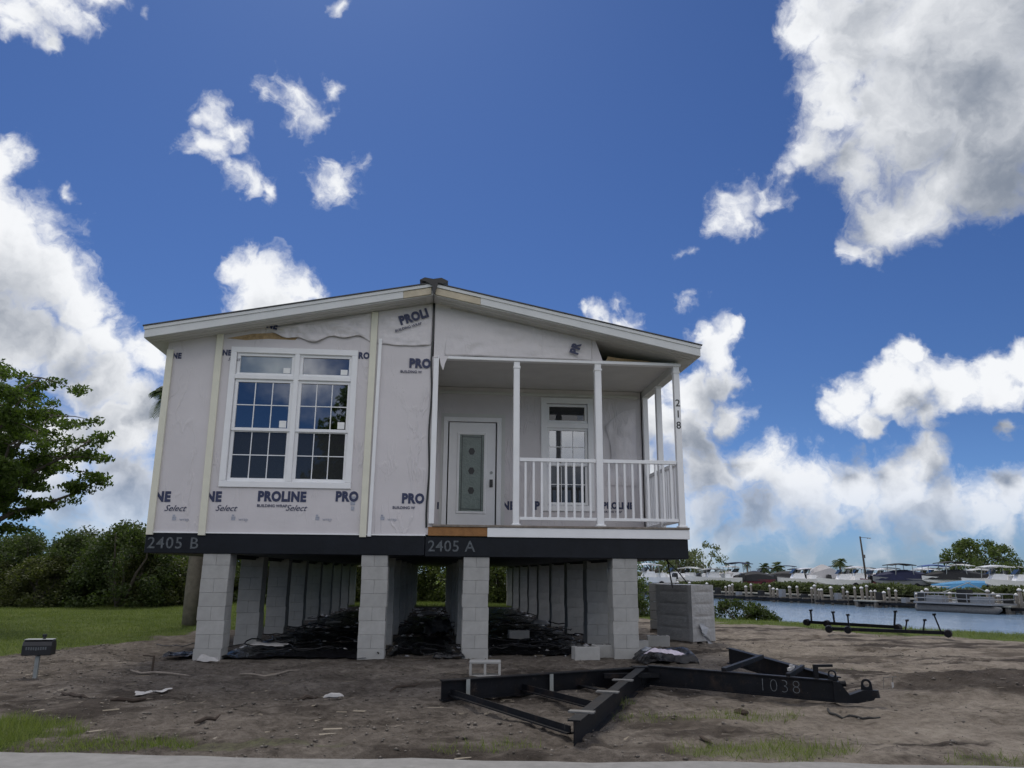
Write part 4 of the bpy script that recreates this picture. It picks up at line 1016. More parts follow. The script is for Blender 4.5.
# ------------------------------------------------------------------ soil clods, chips and grass
def scatter(n, x0, x1, y0, y1, wfun):
    x = rng.uniform(x0, x1, n); y = rng.uniform(y0, y1, n); k = rng.random(n) < wfun(x, y); return x[k], y[k]
def clods(n, smin, smax, name, mt, wf, x0=-3.5, x1=13, y0=-7, y1=2.5, flat=.5):
    x, y = scatter(n, x0, x1, y0, y1, wf); s = smin*(smax/smin)**(rng.random(len(x))**2.2)
    z = height(x, y); base = np.array([(1, 0, 0), (-1, 0, 0), (0, 1, 0), (0, -1, 0), (0, 0, 1), (0, 0, -1)], float)
    f = np.array([(0, 2, 4), (2, 1, 4), (1, 3, 4), (3, 0, 4), (2, 0, 5), (1, 2, 5), (3, 1, 5), (0, 3, 5)])
    a = rng.uniform(0, 6.28, len(x)); ca, sa = np.cos(a), np.sin(a)
    V = base[None]*rng.uniform(.6, 1.35, (len(x), 6, 1))*s[:, None, None]; V[..., 2] *= flat
    Vx = V[..., 0]*ca[:, None]-V[..., 1]*sa[:, None]; Vy = V[..., 0]*sa[:, None]+V[..., 1]*ca[:, None]
    V = np.stack([Vx+x[:, None], Vy+y[:, None], V[..., 2]+z[:, None]+.2*s[:, None]], -1).reshape(-1, 3)
    Fc = (f[None]+6*np.arange(len(x))[:, None, None]).reshape(-1, 3)
    return tag(link(name, from_arrays(V, Fc, 3), mt), kind='stuff')
def soil_w(x, y):
    g, s_, mo, u_ = masks(x, y); return (1-g)*(y > road_edge(x)+.05)*(1-.8*s_)
clods(15000, .005, .027, 'soil_clods', leaf_mat('clod_soil', (.05, .043, .036), (.165, .146, .125), .0), soil_w)
clods(900, .005, .018, 'gravel', mat('pale_grit', (.16, .15, .135), .9, .25, 20), lambda x, y: soil_w(x, y)*.8+.02*(y > -7), flat=.5)
x, y = scatter(800, -3, 12.5, -6.9, 3, lambda x, y: soil_w(x, y)*np.where(x < 8, .8, .25))
L = rng.uniform(.03, .16, len(x)); a = rng.normal(.1, .8, len(x)); z = height(x, y)+.012; wv = rng.uniform(.004, .012, len(x))
dx, dy = np.cos(a)*L/2, np.sin(a)*L/2; nxv, nyv = -np.sin(a)*wv, np.cos(a)*wv
V = np.stack([np.stack([x-dx-nxv, y-dy-nyv, z], -1), np.stack([x+dx-nxv, y+dy-nyv, z+rng.uniform(0, .02, len(x))], -1), np.stack([x+dx, y+dy, z+.012], -1), np.stack([x-dx+nxv, y-dy+nyv, z+.006], -1)], 1).reshape(-1, 3)
tag(link('wood_chips', from_arrays(V, np.arange(len(V)).reshape(-1, 4), 4), leaf_mat('chip_wood', (.04, .03, .024), (.20, .17, .125), .02)), kind='stuff')
clods(2600, .015, .11, 'glint_bits', leaf_mat('glint_bit', (.03, .03, .032), (.72, .72, .74), .0), lambda x, y: masks(x, y)[3]*.8, .9, 7.6, .4, 17, flat=.45)  # pale flecks strewn to stand for glints on the black plastic
def blades(n, x0, x1, y0, y1, hmin, hmax, w):
    x, y = scatter(n, x0, x1, y0, y1, lambda x, y: np.where(masks(x, y)[0] > .25, masks(x, y)[0], 0)*(shore_s(x, y) < .1)*((y > road_edge(x)+.03)))
    h = rng.uniform(hmin, hmax, len(x))*(.6+.8*np.clip(fbm(x*1.3, y*1.3, 3)+.5, 0, 1)); z = height(x, y)-.005; a = rng.uniform(0, 6.28, len(x))
    lx, ly = rng.normal(0, .5, len(x))*h, rng.normal(0, .5, len(x))*h; cw, sw = np.cos(a)*w/2, np.sin(a)*w/2
    return np.stack([np.stack([x-cw, y-sw, z], -1), np.stack([x+cw, y+sw, z], -1), np.stack([x+lx, y+ly, z+h], -1)], 1).reshape(-1, 3)
V = np.concatenate([blades(60000, -3, 2.6, -6.4, -4, .03, .10, .006), blades(60000, 4, 11, -7, -3.8, .02, .09, .006), blades(130000, -14, 1, 0, 24, .03, .075, .011),
                    blades(30000, 8, 24, 3, 20, .03, .10, .014), blades(25000, 0, 13, 17, 24, .04, .10, .014), blades(12000, 5, 13, -3.8, 3, .02, .07, .007)])
tag(link('grass', from_arrays(V, np.arange(len(V)).reshape(-1, 3), 3), M['blade']), kind='stuff')

# ------------------------------------------------------------------ trees
def leaves(cent, n_per, spread, size, seed=0, droop=0., flat=.75):
    g = np.random.default_rng(seed); cent = np.asarray(cent, float); k = len(cent)
    c = np.repeat(cent, n_per, 0); n_ = len(c)
    off = g.normal(0, 1, (n_, 3)); off /= np.maximum(np.linalg.norm(off, axis=1, keepdims=True), 1e-6); off *= (g.random((n_, 1))**.5)*spread
    off[:, 2] *= flat
    p = c+off
    d = g.normal(0, 1, (n_, 3)); d[:, 2] -= droop; d /= np.linalg.norm(d, axis=1, keepdims=True)
    e = np.cross(d, g.normal(0, 1, (n_, 3))); e /= np.maximum(np.linalg.norm(e, axis=1, keepdims=True), 1e-6)
    s = size*g.uniform(.6, 1.4, (n_, 1))
    V = np.stack([p-d*s*.5, p+e*s*.24, p+d*s*.5, p-e*s*.24], 1).reshape(-1, 3)
    return from_arrays(V, np.arange(n_*4).reshape(-1, 4), 4)
def limb_pts(a_, c_, n_=5, wob=.1, rs=random):
    a_ = Vector(a_); c_ = Vector(c_); L = (c_-a_).length; out = []
    for k in range(n_):
        t_ = k/(n_-1); p = a_.lerp(c_, t_)
        if 0 < k < n_-1: p = p+Vector((rs.uniform(-1, 1), rs.uniform(-1, 1), rs.uniform(-.6, 1)))*wob*L*.3
        out.append(p)
    return out
# big shade tree at the left edge; its trunk stands outside the view
def shade_tree(loc, label, s=1., seed=3, mt='leaf_tree', nleaf=70, lsize=.10):
    rs = random.Random(seed)
    o = empty('shade_tree', loc, label, 'tree', 'trees around the lot')
    b = MB(); cents = []
    b.tube(limb_pts((0, 0, -.2), (.2*s, 0, 2.2*s), 5, .1, rs), [.26*s, .21*s, .19*s, .18*s, .16*s], 10)
    for k in range(34):
        a_ = 2.4*k+rs.uniform(-.2, .2); zz = (3.35+2.55*((k*7) % 34)/34)*s; rr = rs.uniform(2.6, 3.75)*s
        rr *= (1.0-.42*max(0, (zz/s-3.7)/2.0))
        z0 = rs.uniform(1.5, 2.3)*s
        tip = Vector((math.cos(a_)*rr, math.sin(a_)*rr, zz)); pts = limb_pts((.15*s, 0, z0), tip, 7, .14, rs)
        b.tube(pts, [.10*s, .085*s, .07*s, .055*s, .04*s, .028*s, .014*s], 7)
        for j in range(2, 7):
            for q in range(3):
                tw = pts[j]+Vector((rs.gauss(0, .42), rs.gauss(0, .42), rs.gauss(.05, .16)))*s
                hl = math.hypot(tw.x, tw.y)
                if hl > 3.6*s: tw.x *= 3.6*s/hl; tw.y *= 3.6*s/hl
                b.tube([pts[j], pts[j].lerp(tw, .5)+Vector((0, 0, .05)), tw], [.018*s, .012*s, .005*s], 5, False); cents.append(tw)
                cents.append(pts[j].lerp(tw, .6)+Vector((rs.gauss(0, .12), rs.gauss(0, .12), rs.gauss(0, .08)))*s)
    for k in range(75):
        a_ = rs.uniform(0, 6.28); q_ = math.sqrt(rs.random()); u_ = rs.uniform(-1, 1)
        cents.append(Vector((math.cos(a_)*q_*3.5, math.sin(a_)*q_*3.5, 4.55+u_*1.5*math.sqrt(max(.05, 1-.8*q_*q_))))*s)
    b.build('trunk', M['bark'], o, smooth=True)
    link('crown', leaves(cents, nleaf, .27*s, lsize, seed, .2, .5), M[mt], o)
    return o
p = on_y(-90, 590, 6.5)
shade_tree((p.x, p.y, 0), 'leafy green tree spreading in from the left edge above the woods', 1.0, 5, 'leaf_tree', 92)
# bushy trees of the woods
def bush_proto(seed, mt, w, h, n=110, nl=130, size=.125):
    rs = random.Random(seed)
    o = empty('bushy_tree', (0, 0, 0), 'x', 'tree', 'bushy trees of the woods behind the lawn')
    b = MB(); cents = []
    for k in range(6):
        a_ = rs.uniform(0, 6.28); tip = (math.cos(a_)*w*.3, math.sin(a_)*w*.3, h*rs.uniform(.55, .9))
        b.tube(limb_pts((rs.uniform(-.2, .2), rs.uniform(-.2, .2), -.1), tip, 5, .2, rs), [.07, .06, .05, .035, .015], 6)
    b.build('trunk', M['bark'], o)
    for k in range(n):
        u = rs.uniform(-.15, 1); a_ = rs.uniform(0, 6.28); rr = w/2*math.sqrt(max(0, 1-max(u, 0)**2.2))*rs.uniform(.55, 1.05)
        cents.append((math.cos(a_)*rr, math.sin(a_)*rr, max(.15, u*h*.92+.1+rs.gauss(0, .12))))
    link('crown', leaves(cents, nl, .42, size, seed, .1, .9), M[mt], o)
    return o
protos = [bush_proto(21, 'leaf_bush', 3.4, 3.0), bush_proto(22, 'leaf_bush2', 3.0, 2.7), bush_proto(23, 'leaf_bush', 3.8, 3.3)]
painted_sun_bush = bush_proto(24, 'leaf_bush_lit', 3.4, 3.2)
lst = []
for k in range(9): lst.append((on_y(-40+27*k, 605, 17.5+1.2*(k % 3)), .82+.16*random.random()))
for k in range(9): lst.append((Vector((-12.5+1.75*k, 22+1.3*(k % 3), 0)), 1.0+.25*random.random()))
for k in range(7): lst.append((Vector((2.4+1.6*k, 24.6+1.2*(k % 2), 0)), 1.0+.25*random.random(), 1))
lst.sort(key=lambda t_: (math.atan2(t_[0].x-CAM.x, t_[0].y-CAM.y)))
for k, (q, s_, *ex) in enumerate(lst):
    o = protos[k] if k < 3 else copy_tree(protos[k % 3])
    if len(ex) and k >= 3:
        for c in list(o.children): bpy.data.objects.remove(c)
        for c in painted_sun_bush.children: copy_tree(c, o)
    o.location = (q.x, q.y, gz(q.x, q.y)); o.rotation_euler.z = random.uniform(0, 6.28); o.scale = (s_, s_, s_*random.uniform(.72, .90))
    o['label'] = f'dark green bushy tree behind the lawn, {ordinal(k)} from the left'
for c in list(painted_sun_bush.children): bpy.data.objects.remove(c)
bpy.data.objects.remove(painted_sun_bush)
# palm behind the left side of the house
def palm(loc, path, r_, nf, fl, label, group=None, droop=1., seed=1, name='palm_tree'):
    rs = random.Random(seed); o = empty(name, loc, label, 'palm', group)
    b = MB(); k = len(path); b.tube(path, [r_*(1.1-.3*i/(k-1)) for i in range(k)], 12); b.build('trunk', M['palmbark'], o, smooth=True)
    V = []; top = Vector(path[-1])
    for f in range(nf):
        a_ = 6.283*f/nf+rs.uniform(-.2, .2); el = rs.uniform(-.5, 1.2); L = fl*rs.uniform(.8, 1.1)
        base = top; dirh = Vector((math.cos(a_), math.sin(a_), 0)); pts = []
        for j in range(9):
            t_ = j/8; pts.append(top+dirh*(L*t_*math.cos(el)*(1-.15*t_))+Vector((0, 0, L*(math.sin(el)*t_-.55*droop*t_*t_))))
        for j in range(1, 8):
            for q in range(3):
                p = pts[j].lerp(pts[j+1], q/3); dd = (pts[j+1]-pts[j]).normalized(); sd = dd.cross(Vector((0, 0, 1))).normalized()
                ll = fl*.34*math.sin(math.pi*(.12+.85*(j+q/3)/9))
                for sg in (-1, 1):
                    tip = p+sd*sg*ll+dd*ll*.5-Vector((0, 0, ll*.35)); w_ = dd*.022*fl/1.0
                    V += [p-w_, p+w_, tip+w_*.2, tip-w_*.2]
    V = np.array([tuple(v) for v in V]); me = from_arrays(V, np.arange(len(V)).reshape(-1, 4), 4)
    link('fronds', me, M['frond'], o); return o
base = on_y(190, 625, 7.6)
path = [on_y(a_, c_, 7.6)-base for a_, c_ in ((190, 627), (193, 590), (197, 553), (194, 500), (185, 440), (170, 392))]
path[-1].z -= .0
palm(base, path, .18, 24, .62, 'sabal palm with a bare trunk standing behind the left side of the house', 'trees around the lot', 1.1, 4)
# shrubs on the near bank
for (px, py, w, h, lab) in ((740, 626, 1.9, .62, 'low rounded green shrub on the bank right of the wrapped pallet'), (644, 624, 1.2, .7, 'low green shrub on the bank behind the right front pier'), (760, 626, 1.0, .45, 'small green shrub at the water end of the bank shrub')):
    q = on_z(px, py, -.25); cents = []
    for k in range(34):
        u = random.random(); a_ = random.uniform(0, 6.28); rr = math.sqrt(1-u*u*.8)*w/2*random.uniform(.6, 1)
        cents.append((math.cos(a_)*rr, math.sin(a_)*rr*.7, u*h*.9))
    o = empty('shrub', (q.x, q.y, gz(q.x, q.y)-.05), lab, 'shrub', 'shrubs on the near bank')
    link('foliage', leaves(cents, 60, .2, .09, int(px)), M['leaf_bush'], o)
    b = MB(); [b.tube(limb_pts((0, 0, -.05), (random.uniform(-.4, .4)*w, random.uniform(-.3, .3)*w, h*.7), 4, .2), [.02, .015, .01, .005], 5) for _ in range(5)]; b.build('stems', M['bark'], o)
# trees across the road behind the viewer (seen in the window glass)
REFLECTED = (.6, -30)

# ------------------------------------------------------------------ far shore: seawall, hedge, pilings
sw = empty('seawall', wall_pt(0), 'long low concrete seawall along the far side of the canal', 'seawall')
def swl(t_, off, z): return wall_pt(t_, off, z)-wall_pt(0)
b = MB(); b.obox(swl(-60, .0, -.75), swl(90, .0, -.75), .3, 1.0); b.build('wall_face', M['seawall'], sw)
b = MB(); b.obox(swl(-60, -.25, -.22), swl(90, -.25, -.22), .9, .10); b.build('walkway', M['seacap'], sw)
hg = empty('hedge', wall_pt(0, 1.4), 'long clipped green hedge on top of the far seawall', 'hedge')
cents = []; g = np.random.default_rng(5)
for k in range(7000):
    t_ = g.uniform(-40, 48); cents.append(tuple(SU*t_+SN*g.uniform(-.7, .9)+Vector((0, 0, g.uniform(-.15, .50)+.12*math.sin(t_*.7)))))
link('foliage', leaves(cents, 15, .25, .22, 6), M['leaf_hedge'], hg)
b = MB(); b.obox(SU*-55+Vector((0, 0, .1)), SU*62+Vector((0, 0, .1)), 1.0, .5); b.build('branch_mass', M['leaf_hedge'], hg)
PX = [(643, 1), (648, 0), (677, 1), (683, 0), (689, 1), (700, 0), (706, 1), (725, 0), (728.5, 1), (731.5, 0), (745, 1), (750, 0), (769, 0), (772, 1), (776, 0), (788.5, 1), (796, 0), (810, 0), (813.5, 1), (817, 0), (820, 1), (829.5, 1), (841.5, 0), (845.5, 0), (853, 0), (860, 1), (865, 0), (869, 0), (873, 0), (882, 1), (887, 0), (893.5, 0), (915, 1), (919.5, 0), (924, 1), (947, 1), (985, 1), (990.5, 0), (995.5, 1), (1013, 0), (1017, 1), (1022, 0)]
pp = None
for k, (px, frontish) in enumerate(PX):
    q, t_, dist = wall_hit(px, -1.9 if frontish else -.9)
    if pp is None:
        pp = empty('dock_piling', (0, 0, 0), 'x', 'piling', 'wooden pilings along the far seawall')
        b = MB(); b.tube([(0, 0, -2.2), (.01, 0, -.5), (0, 0, .42)], [.115, .11, .10], 9); b.build('timber', M['pile'], pp, smooth=True)
        b = MB(); b.tube([(0, 0, .40), (0, 0, .46), (0, 0, .53)], [.13, .125, .03], 9); b.build('cap', M['pilecap'], pp); o = pp
    else: o = copy_tree(pp)
    o.location = (q.x, q.y, random.uniform(-.35, .12)); s_ = 1. if frontish else .8; o.scale = (s_, s_, 1)
    o.rotation_euler = (random.uniform(-.05, .05), random.uniform(-.05, .05), 0)
    o['label'] = f'white capped wooden piling, {ordinal(k)} from the left along the far seawall'
for (px, w_, lab) in ((866, .9, 'small pale dock step between pilings below the light pole'), (990, 1.1, 'small pale dock step between pilings at the right end')):
    q, t_, dist = wall_hit(px, -2.3); o = empty('dock_step', (q.x, q.y, 0), lab, 'dock', None, math.atan2(SU.y, SU.x))
    b = MB(); b.box(-w_, w_, -.4, .4, -.42, -.34); b.build('decking', M['seacap'], o)
    for sx in (-1, 1):
        b = MB(); b.box(sx*w_*.8-.08, sx*w_*.8+.08, -.3, .3, -1.2, -.425); b.build('leg', M['pile'], o)

for i, (px, w_) in enumerate(((659, 1.3), (691, 1.4), (717, 1.2), (738, 1.4), (760, 1.3), (781, 1.3), (803, 1.2), (836, 1.4), (878, 1.3), (903, 1.5), (1005, 1.3))):
    q, t_, dist = wall_hit(px, -1.6); o = empty('boat_lift', (q.x, q.y, 0), f'dark low boat lift frame between pilings, {ordinal(i)} from the left', 'boat lift', 'boat lifts along the far seawall', math.atan2(SU.y, SU.x))
    for sy in (-.7, .7):
        b = MB(); b.obox((-w_, sy, -.52+.05*sy), (w_, sy, -.52), .10, .16); b.build('beam', M['steel'], o)
    b = MB(); b.obox((-w_*.5, -.9, -.40), (-w_*.5, .9, -.40), .09, .09); b.build('bunk', M['pile'], o)
    b = MB(); b.obox((w_*.5, -.9, -.40), (w_*.5, .9, -.40), .09, .09); b.build('bunk', M['pile'], o)
    b = MB(); b.box(-.2, .15, -.2, .2, -.44, -.12+.15*(i % 3)); b.build('motor_box', M['hullgrey' if i % 2 else 'blackcov'], o)
# ------------------------------------------------------------------ boats
def hull_mesh(L, B, Hh, mt, parent, z0=0., stripe=None):
    st = [(0, .82, .0, 1.), (.15, .96, .0, .98), (.4, 1., .02, .97), (.65, .88, .08, 1.02), (.82, .58, .2, 1.1), (.93, .26, .42, 1.17), (1., .02, .8, 1.22)]
    b = MB(); vs = []
    for t_, w_, k, s_ in st:
        x = (t_-.5)*L; hw = B/2*w_
        vs += [(x, -hw, z0+Hh*s_), (x, -hw*.88, z0+Hh*(.35+.5*k)), (x, 0, z0+Hh*k), (x, hw*.88, z0+Hh*(.35+.5*k)), (x, hw, z0+Hh*s_)]
    n_ = len(st); fs = [(i*5+j, i*5+j+1, i*5+j+6, i*5+j+5) for i in range(n_-1) for j in range(4)]
    fs += [tuple(range(4, -1, -1)), tuple((n_-1)*5+j for j in range(5))]
    for i in range(n_-1): fs.append((i*5+4, i*5, i*5+5, i*5+9))
    b.add(vs, fs); return b.build('hull', M[mt], parent)
def boat(px, dist, L, head, label, hull='hull', cover=None, top=None, cabin=True, outboard=True, zb=.55, toph=2.1, B=None, Hh=.8):
    p = at_dist(px, dist*1.25); zb = zb-.38; o = empty('boat', (p.x, p.y, 0), label, 'boat', 'boats parked along the far shore', head)
    B = B or L*.36
    # trailer bunks carry the hull
    b = MB(); b.obox((-L*.4, -.4, zb-.12), (L*.55, -.15, zb-.12), .08, .1); b.obox((-L*.4, .4, zb-.12), (L*.55, .15, zb-.12), .08, .1)
    for y in (-B*.45, B*.45): b.tube([(-L*.18, y-.1, .3), (-L*.18, y+.1, .3)], .3, 12)
    b.build('trailer', M['steel'], o)
    hull_mesh(L, B, Hh, hull, o, zb)
    if cover:
        b = MB(); vs = []; n_ = 9
        for i in range(n_):
            t_ = i/(n_-1); x = (t_-.5)*L*.98; hw = B/2*(.84+.16*math.sin(t_*2.6)) * (1 if t_ < .65 else max(.05, 1-((t_-.65)/.35)**1.6)); hh = Hh*(.75+.75*math.sin(math.pi*min(1, t_*.85+.12))**1.3)
            vs += [(x, -hw*1.03, zb+Hh*.8), (x, -hw*.7, zb+Hh*.8+hh*.55), (x, 0, zb+Hh*.8+hh*.75), (x, hw*.7, zb+Hh*.8+hh*.55), (x, hw*1.03, zb+Hh*.8)]
        b.add(vs, [(i*5+j, i*5+j+1, i*5+j+6, i*5+j+5) for i in range(n_-1) for j in range(4)]+[(4, 3, 2, 1, 0), tuple((n_-1)*5+j for j in range(5))]); b.build('cover', M[cover], o, smooth=False)
    elif cabin:
        z1 = zb+Hh*.95
        b = MB(); b.prism([(-L*.12, z1), (L*.12, z1), (L*.06, z1+.55), (-L*.10, z1+.55)], -B*.2, B*.2); b.build('console', M['hull'], o)
        b = MB(); b.prism([(L*.065, z1+.56), (L*.115, z1+.56), (L*.05, z1+.95), (L*.02, z1+.95)], -B*.22, B*.22); b.build('windshield', M['glassdark'], o)
        b = MB(); b.box(-L*.30, -L*.2, -B*.3, B*.3, z1, z1+.4); b.build('seat', M['hull'], o)
    if top:
        z2 = zb+toph
        b = MB(); vs = []
        for i in range(7):
            t_ = i/6; x = (-.22+.44*t_)*L; zz = z2+.13*math.sin(math.pi*t_)
            vs += [(x, -B*.42, zz), (x, 0, zz+.05), (x, B*.42, zz), (x, -B*.42, zz-.07), (x, 0, zz-.03), (x, B*.42, zz-.07)]
        fs = []
        for i in range(6):
            a_ = i*6; fs += [(a_, a_+1, a_+7, a_+6), (a_+1, a_+2, a_+8, a_+7), (a_+3, a_+9, a_+10, a_+4), (a_+4, a_+10, a_+11, a_+5), (a_, a_+6, a_+9, a_+3), (a_+2, a_+5, a_+11, a_+8)]
        fs += [(0, 3, 4, 5, 2, 1), (36, 37, 38, 41, 40, 39)]
        b.add(vs, fs); b.build('canopy', M[top], o)
        for sx in (-.15, .14):
            for y in (-.36, .36): b = MB(); b.tube([(sx*L*1.2, y*B, zb+Hh*.8), (sx*L, y*B, z2)], .03, 6); b.build('canopy_post', M['galv'], o)
    if outboard:
        b = MB(); x = -L*.5; b.prism([(x-.55, zb+Hh*.75), (x-.1, zb+Hh*.75), (x-.08, zb+Hh+.25), (x-.2, zb+Hh+.42), (x-.5, zb+Hh+.36)], -.2, .2); b.prism([(x-.4, zb-.2), (x-.22, zb-.2), (x-.2, zb+Hh*.75), (x-.42, zb+Hh*.75)], -.07, .07); b.build('outboard_motor', M['black'], o)
    return o
def hd(px, dev=0.): d = ray(px, 573); return math.atan2(d.y, d.x)+math.pi/2+dev      # broadside, bow to the left
boat(648, 62, 5.2, hd(648, .5), 'white boat under a flat pale canopy seen just past the right front pier', top='hull', toph=1.9)
boat(674, 66, 4.8, hd(674, .4), 'white open boat between the porch corner and the grey canopy boat')
boat(712, 64, 5.4, hd(712, .35), 'white boat with a dark sloping grey canopy left of the navy topped boat', top='canopygrey', toph=1.5)
boat(739, 70, 5.6, hd(739, -.5), 'white boat with a navy canopy right of the grey canopy boat', top='bluecov', toph=2.2)
boat(752, 66, 4.4, hd(752, .6), 'dark red hulled boat beside the navy canopied white boat', hull='red', cover='blackcov', zb=.4)
boat(772, 68, 5.4, hd(772, .35), 'white boat with dark cover in front of the twin palms', cover='blackcov', zb=.35, Hh=.6)
boat(797, 68, 5.6, hd(797, .3), 'long white open boat left of the domed grey wrapped boat', zb=.5)
o = boat(822, 70, 3.7, hd(822, 1.0), 'boat wrapped in a tall domed grey cover', cover='greycov', zb=.6, outboard=False, Hh=.85, B=2.4)
for c in o.children:
    if c.name.startswith('cover'):
        for v in c.data.vertices: v.co.z = .8+(v.co.z-.8)*1.45
boat(842, 66, 4.8, hd(842, .4), 'white boat with a dark stripe just right of the domed grey cover', cover=None, zb=.45)
boat(858, 76, 5.0, hd(858, .3), 'white boat behind the foot of the light pole', top='hull', toph=1.9)
boat(872, 70, 4.6, hd(872, .8), 'small dark red and white boat left of the navy covered boat', hull='red', zb=.45)
boat(900, 66, 5.4, hd(900, .55), 'large navy covered boat with a dark canopy above it', hull='hullgrey', cover='bluecov', top='blackcov', toph=2.05, Hh=.85)
boat(917, 70, 4.6, hd(917, .9), 'small boat under a black cover right of the navy covered boat', cover='blackcov', zb=.35, outboard=False)
boat(934, 73, 5.6, hd(934, .4), 'white boat with a bright blue canopy', top='bluetop', toph=2.05)
boat(952, 67, 5.6, hd(952, .5), 'boat under a black cover with a dark canopy in front of the round tree', cover='blackcov', top='blackcov', toph=2.1, zb=.7)
boat(967, 62, 6.2, hd(967, .45), 'low boat under a long bright blue tarp', cover='bluetarp', zb=.15, Hh=.6, outboard=False)
boat(996, 66, 5.8, hd(996, .4), 'white cabin boat right of the blue tarp boat', top='hull', toph=1.9)
boat(1021, 62, 5.6, hd(1021, .4), 'white boat cut by the right edge of the view', zb=.5)
for (px, dist, L, dev, tp, cv, lab) in ((661, 74, 5.0, .7, None, None, 'white open boat half hidden by the yellow green tree'), (690, 72, 5.2, -.4, 'hull', None, 'white boat with a white canopy near the airy pale tree'), (726, 76, 4.8, .6, None, 'greycov', 'boat under a grey cover left of the navy canopied boat'), (762, 76, 5.4, .5, None, None, 'white boat below the bushy twin palms'), (785, 72, 5.0, -.6, None, 'blackcov', 'dark covered boat just right of the twin palms'), (808, 75, 5.6, .4, 'hull', None, 'white boat with a pale canopy close left of the domed grey boat'), (850, 78, 5.0, -.4, None, None, 'plain white boat below the round headed palm'), (883, 78, 5.4, .6, 'hull', None, 'white canopied boat behind the bow of the navy covered boat'), (926, 80, 5.8, -.5, 'hull', None, 'white canopied boat behind the bright blue canopy'), (980, 76, 5.8, .5, 'hull', None, 'white canopied boat in front of the broad round tree'), (1008, 72, 5.4, -.6, None, None, 'white open boat right of the white cabin boat')):
    boat(px, dist, L, hd(px, dev), lab, top=tp, cover=cv, zb=.5, toph=1.75)
rsb = random.Random(77)
for i in range(22):
    px = 648+17.2*i+rsb.uniform(-4, 4)
    boat(px, 84+rsb.uniform(-6, 12), rsb.uniform(4.6, 6.2), hd(px, rsb.uniform(-1.1, 1.1)), f'small distant boat in the back row of the boatyard, {ordinal(i)} from the left', top=rsb.choice([None, 'hull', 'bluecov', 'blackcov', 'hull', 'canopygrey']), cover=rsb.choice([None, None, 'greycov', 'bluecov', None]), hull=rsb.choice(['hull', 'hull', 'hullgrey', 'bluetop', 'hull']), zb=.6, toph=rsb.uniform(1.7, 2.3))
# pontoon boat on a lift at the dock
q, t_, dist = wall_hit(962, -2.6)
o = empty('pontoon_boat', (q.x, q.y, 0), 'pale pontoon boat moored at the far dock between piling clusters', 'boat', 'boats at the far dock', math.atan2(SU.y, SU.x))
for y in (-.8, .8):
    b = MB(); b.tube([(-2.6, y, -.62), (2.2, y, -.62), (2.6, y, -.5)], [.27, .27, .1], 10); b.build('pontoon', M['steelworn'], o, smooth=True)
b = MB(); b.box(-2.6, 2.3, -1.15, 1.15, -.33, -.24); b.build('deck', M['hullgrey'], o)
b = MB()
for z in (-.02, .28): [b.tube(r_, .025, 5) for r_ in ([(-2.5, -1.1, z), (2.2, -1.1, z)], [(-2.5, 1.1, z), (2.2, 1.1, z)], [(2.2, -1.1, z), (2.2, 1.1, z)], [(-2.5, -1.1, z), (-2.5, 1.1, z)])]
for x in np.linspace(-2.5, 2.2, 8): [b.tube([(x, y, -.24), (x, y, .28)], .022, 5) for y in (-1.1, 1.1)]
b.build('railing', M['hullgrey'], o)
for x_ in (-1.9, .9): b = MB(); b.box(x_, x_+1.05, -.9, -.3, -.24, .12); b.build('seat', M['hullgrey'], o)
b = MB(); b.box(-.3, .3, -.3, .3, -.24, .5); b.build('console', M['blackcov'], o)
b = MB(); b.box(-3.0, -2.62, -.2, .2, -.5, .25); b.build('outboard_motor', M['black'], o)
b = MB(); b.tube([(-.8, -1, .28), (.6, -.2, .95)], .025, 5); b.tube([(.9, 1, .28), (.0, .2, .95)], .025, 5); b.build('folded_canopy', M['galv'], o)

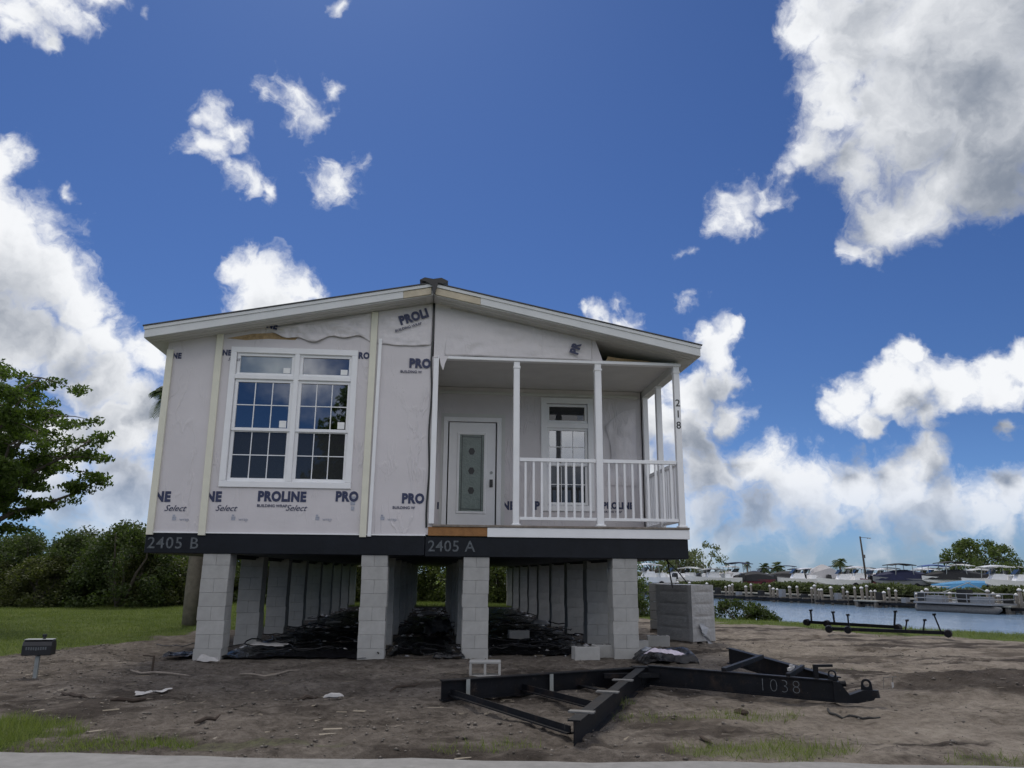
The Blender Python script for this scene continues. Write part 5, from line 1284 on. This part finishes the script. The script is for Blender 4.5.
# light pole, palms and trees beyond
p = at_dist(866, 90); o = empty('light_pole', (p.x, p.y, 0), 'tall dark leaning pole with a small lamp arm beyond the boats', 'light pole')
b = MB(); b.tube([(0, 0, -.2), (-.12, 0, 2.6), (-.27, 0, 5.2)], [.11, .10, .08], 8); b.build('pole', M['polewood'], o, smooth=True)
b = MB(); b.tube([(-.27, 0, 5.1), (.5, -.2, 5.05)], .025, 5); b.build('arm', M['steelworn'], o)
b = MB(); b.box(.4, .75, -.3, -.1, 4.98, 5.06); b.build('lamp_head', M['galv'], o)
b = MB(); b.box(-.2, .05, -.1, .1, 3.0, 3.35); b.build('meter_box', M['steelworn'], o)
for k, (px, h, dist, fl, lab) in enumerate(((747, 2.6, 112, .8, 'tiny thin palm above the navy canopied boat'), (764, 2.1, 100, 1.15, 'bushy palm left of its twin behind the boats'), (777, 2.3, 100, 1.15, 'bushy palm right of its twin behind the boats'), (840, 2.9, 100, 1.1, 'round headed palm right of the domed grey boat'), (850, 2.0, 104, 1.0, 'shorter palm right of the round headed palm'), (812, 1.7, 110, 1.0, 'low palm just left of the domed grey boat'))):
    p = at_dist(px, dist); palm((p.x, p.y, 0), [(0, 0, 0), (.1, 0, h*.5), (.05, 0, h)], .14, 22, fl, lab, 'palms beyond the boats', .9, 30+k)
def far_tree(px, dist, w, h, lab, mt, n=70, nl=50, lsize=.35, gap=1., trunk=.22, seed=1, spread=.7, at=None):
    rs = random.Random(seed); p = at_dist(px, dist) if at is None else Vector((*at, 0)); o = empty('broadleaf_tree', (p.x, p.y, 0), lab, 'tree', 'trees beyond the boats'); cents = []
    b = MB(); b.tube([(0, 0, -.2), (0, 0, h*.4)], [trunk, trunk*.7], 8)
    for k in range(n):
        a_ = rs.uniform(0, 6.28); u = rs.uniform(.0, 1); rr = w/2*math.sqrt(1-u*u*.92)*rs.uniform(.45, 1)
        c = Vector((math.cos(a_)*rr, math.sin(a_)*rr, h*.30+u*h*.68)); cents.append(tuple(c))
        if k % 5 == 0: b.tube(limb_pts((0, 0, h*.3), c, 4, .2, rs), [trunk*.5, trunk*.35, trunk*.2, .02], 5)
    b.build('trunk', M['bark'], o); link('crown', leaves(cents, nl, spread, lsize, seed), M[mt], o)
far_tree(981, 105, 8.4, 5.2, 'broad round green tree rising behind the boats at right', 'leaf_far', 110, 60, .32, seed=2)
far_tree(707, 92, 5.0, 4.7, 'airy pale green tree just right of the porch corner', 'leaf_pale', 34, 22, .3, seed=3, spread=.5)
far_tree(682, 96, 5.0, 3.9, 'pale yellow green tree beneath the porch corner', 'leaf_pale', 50, 36, .3, seed=4)
far_tree(652, 90, 5.6, 4.0, 'sparse tree seen past the right front pier', 'leaf_pale', 44, 26, .3, seed=5, spread=.5)
far_tree(668, 100, 4.6, 4.2, 'green tree between the two pale trees near the porch corner', 'leaf_far', 46, 30, .3, seed=6)
far_tree(1010, 95, 2.6, 2.6, 'small green tree right of the broad round tree', 'leaf_far', 26, 30, .28, seed=7, spread=.45)
far_tree(1022, 120, 4.0, 3.3, 'dark tree at the right edge beyond the boats', 'leaf_bush', 30, 30, .3, seed=8)
far_tree(0, 0, 6.6, 11.4, 'tall dense tree across the road, seen only as a reflection in the right window', 'leaf_tree', 150, 90, .34, seed=9, spread=.75, at=REFLECTED)
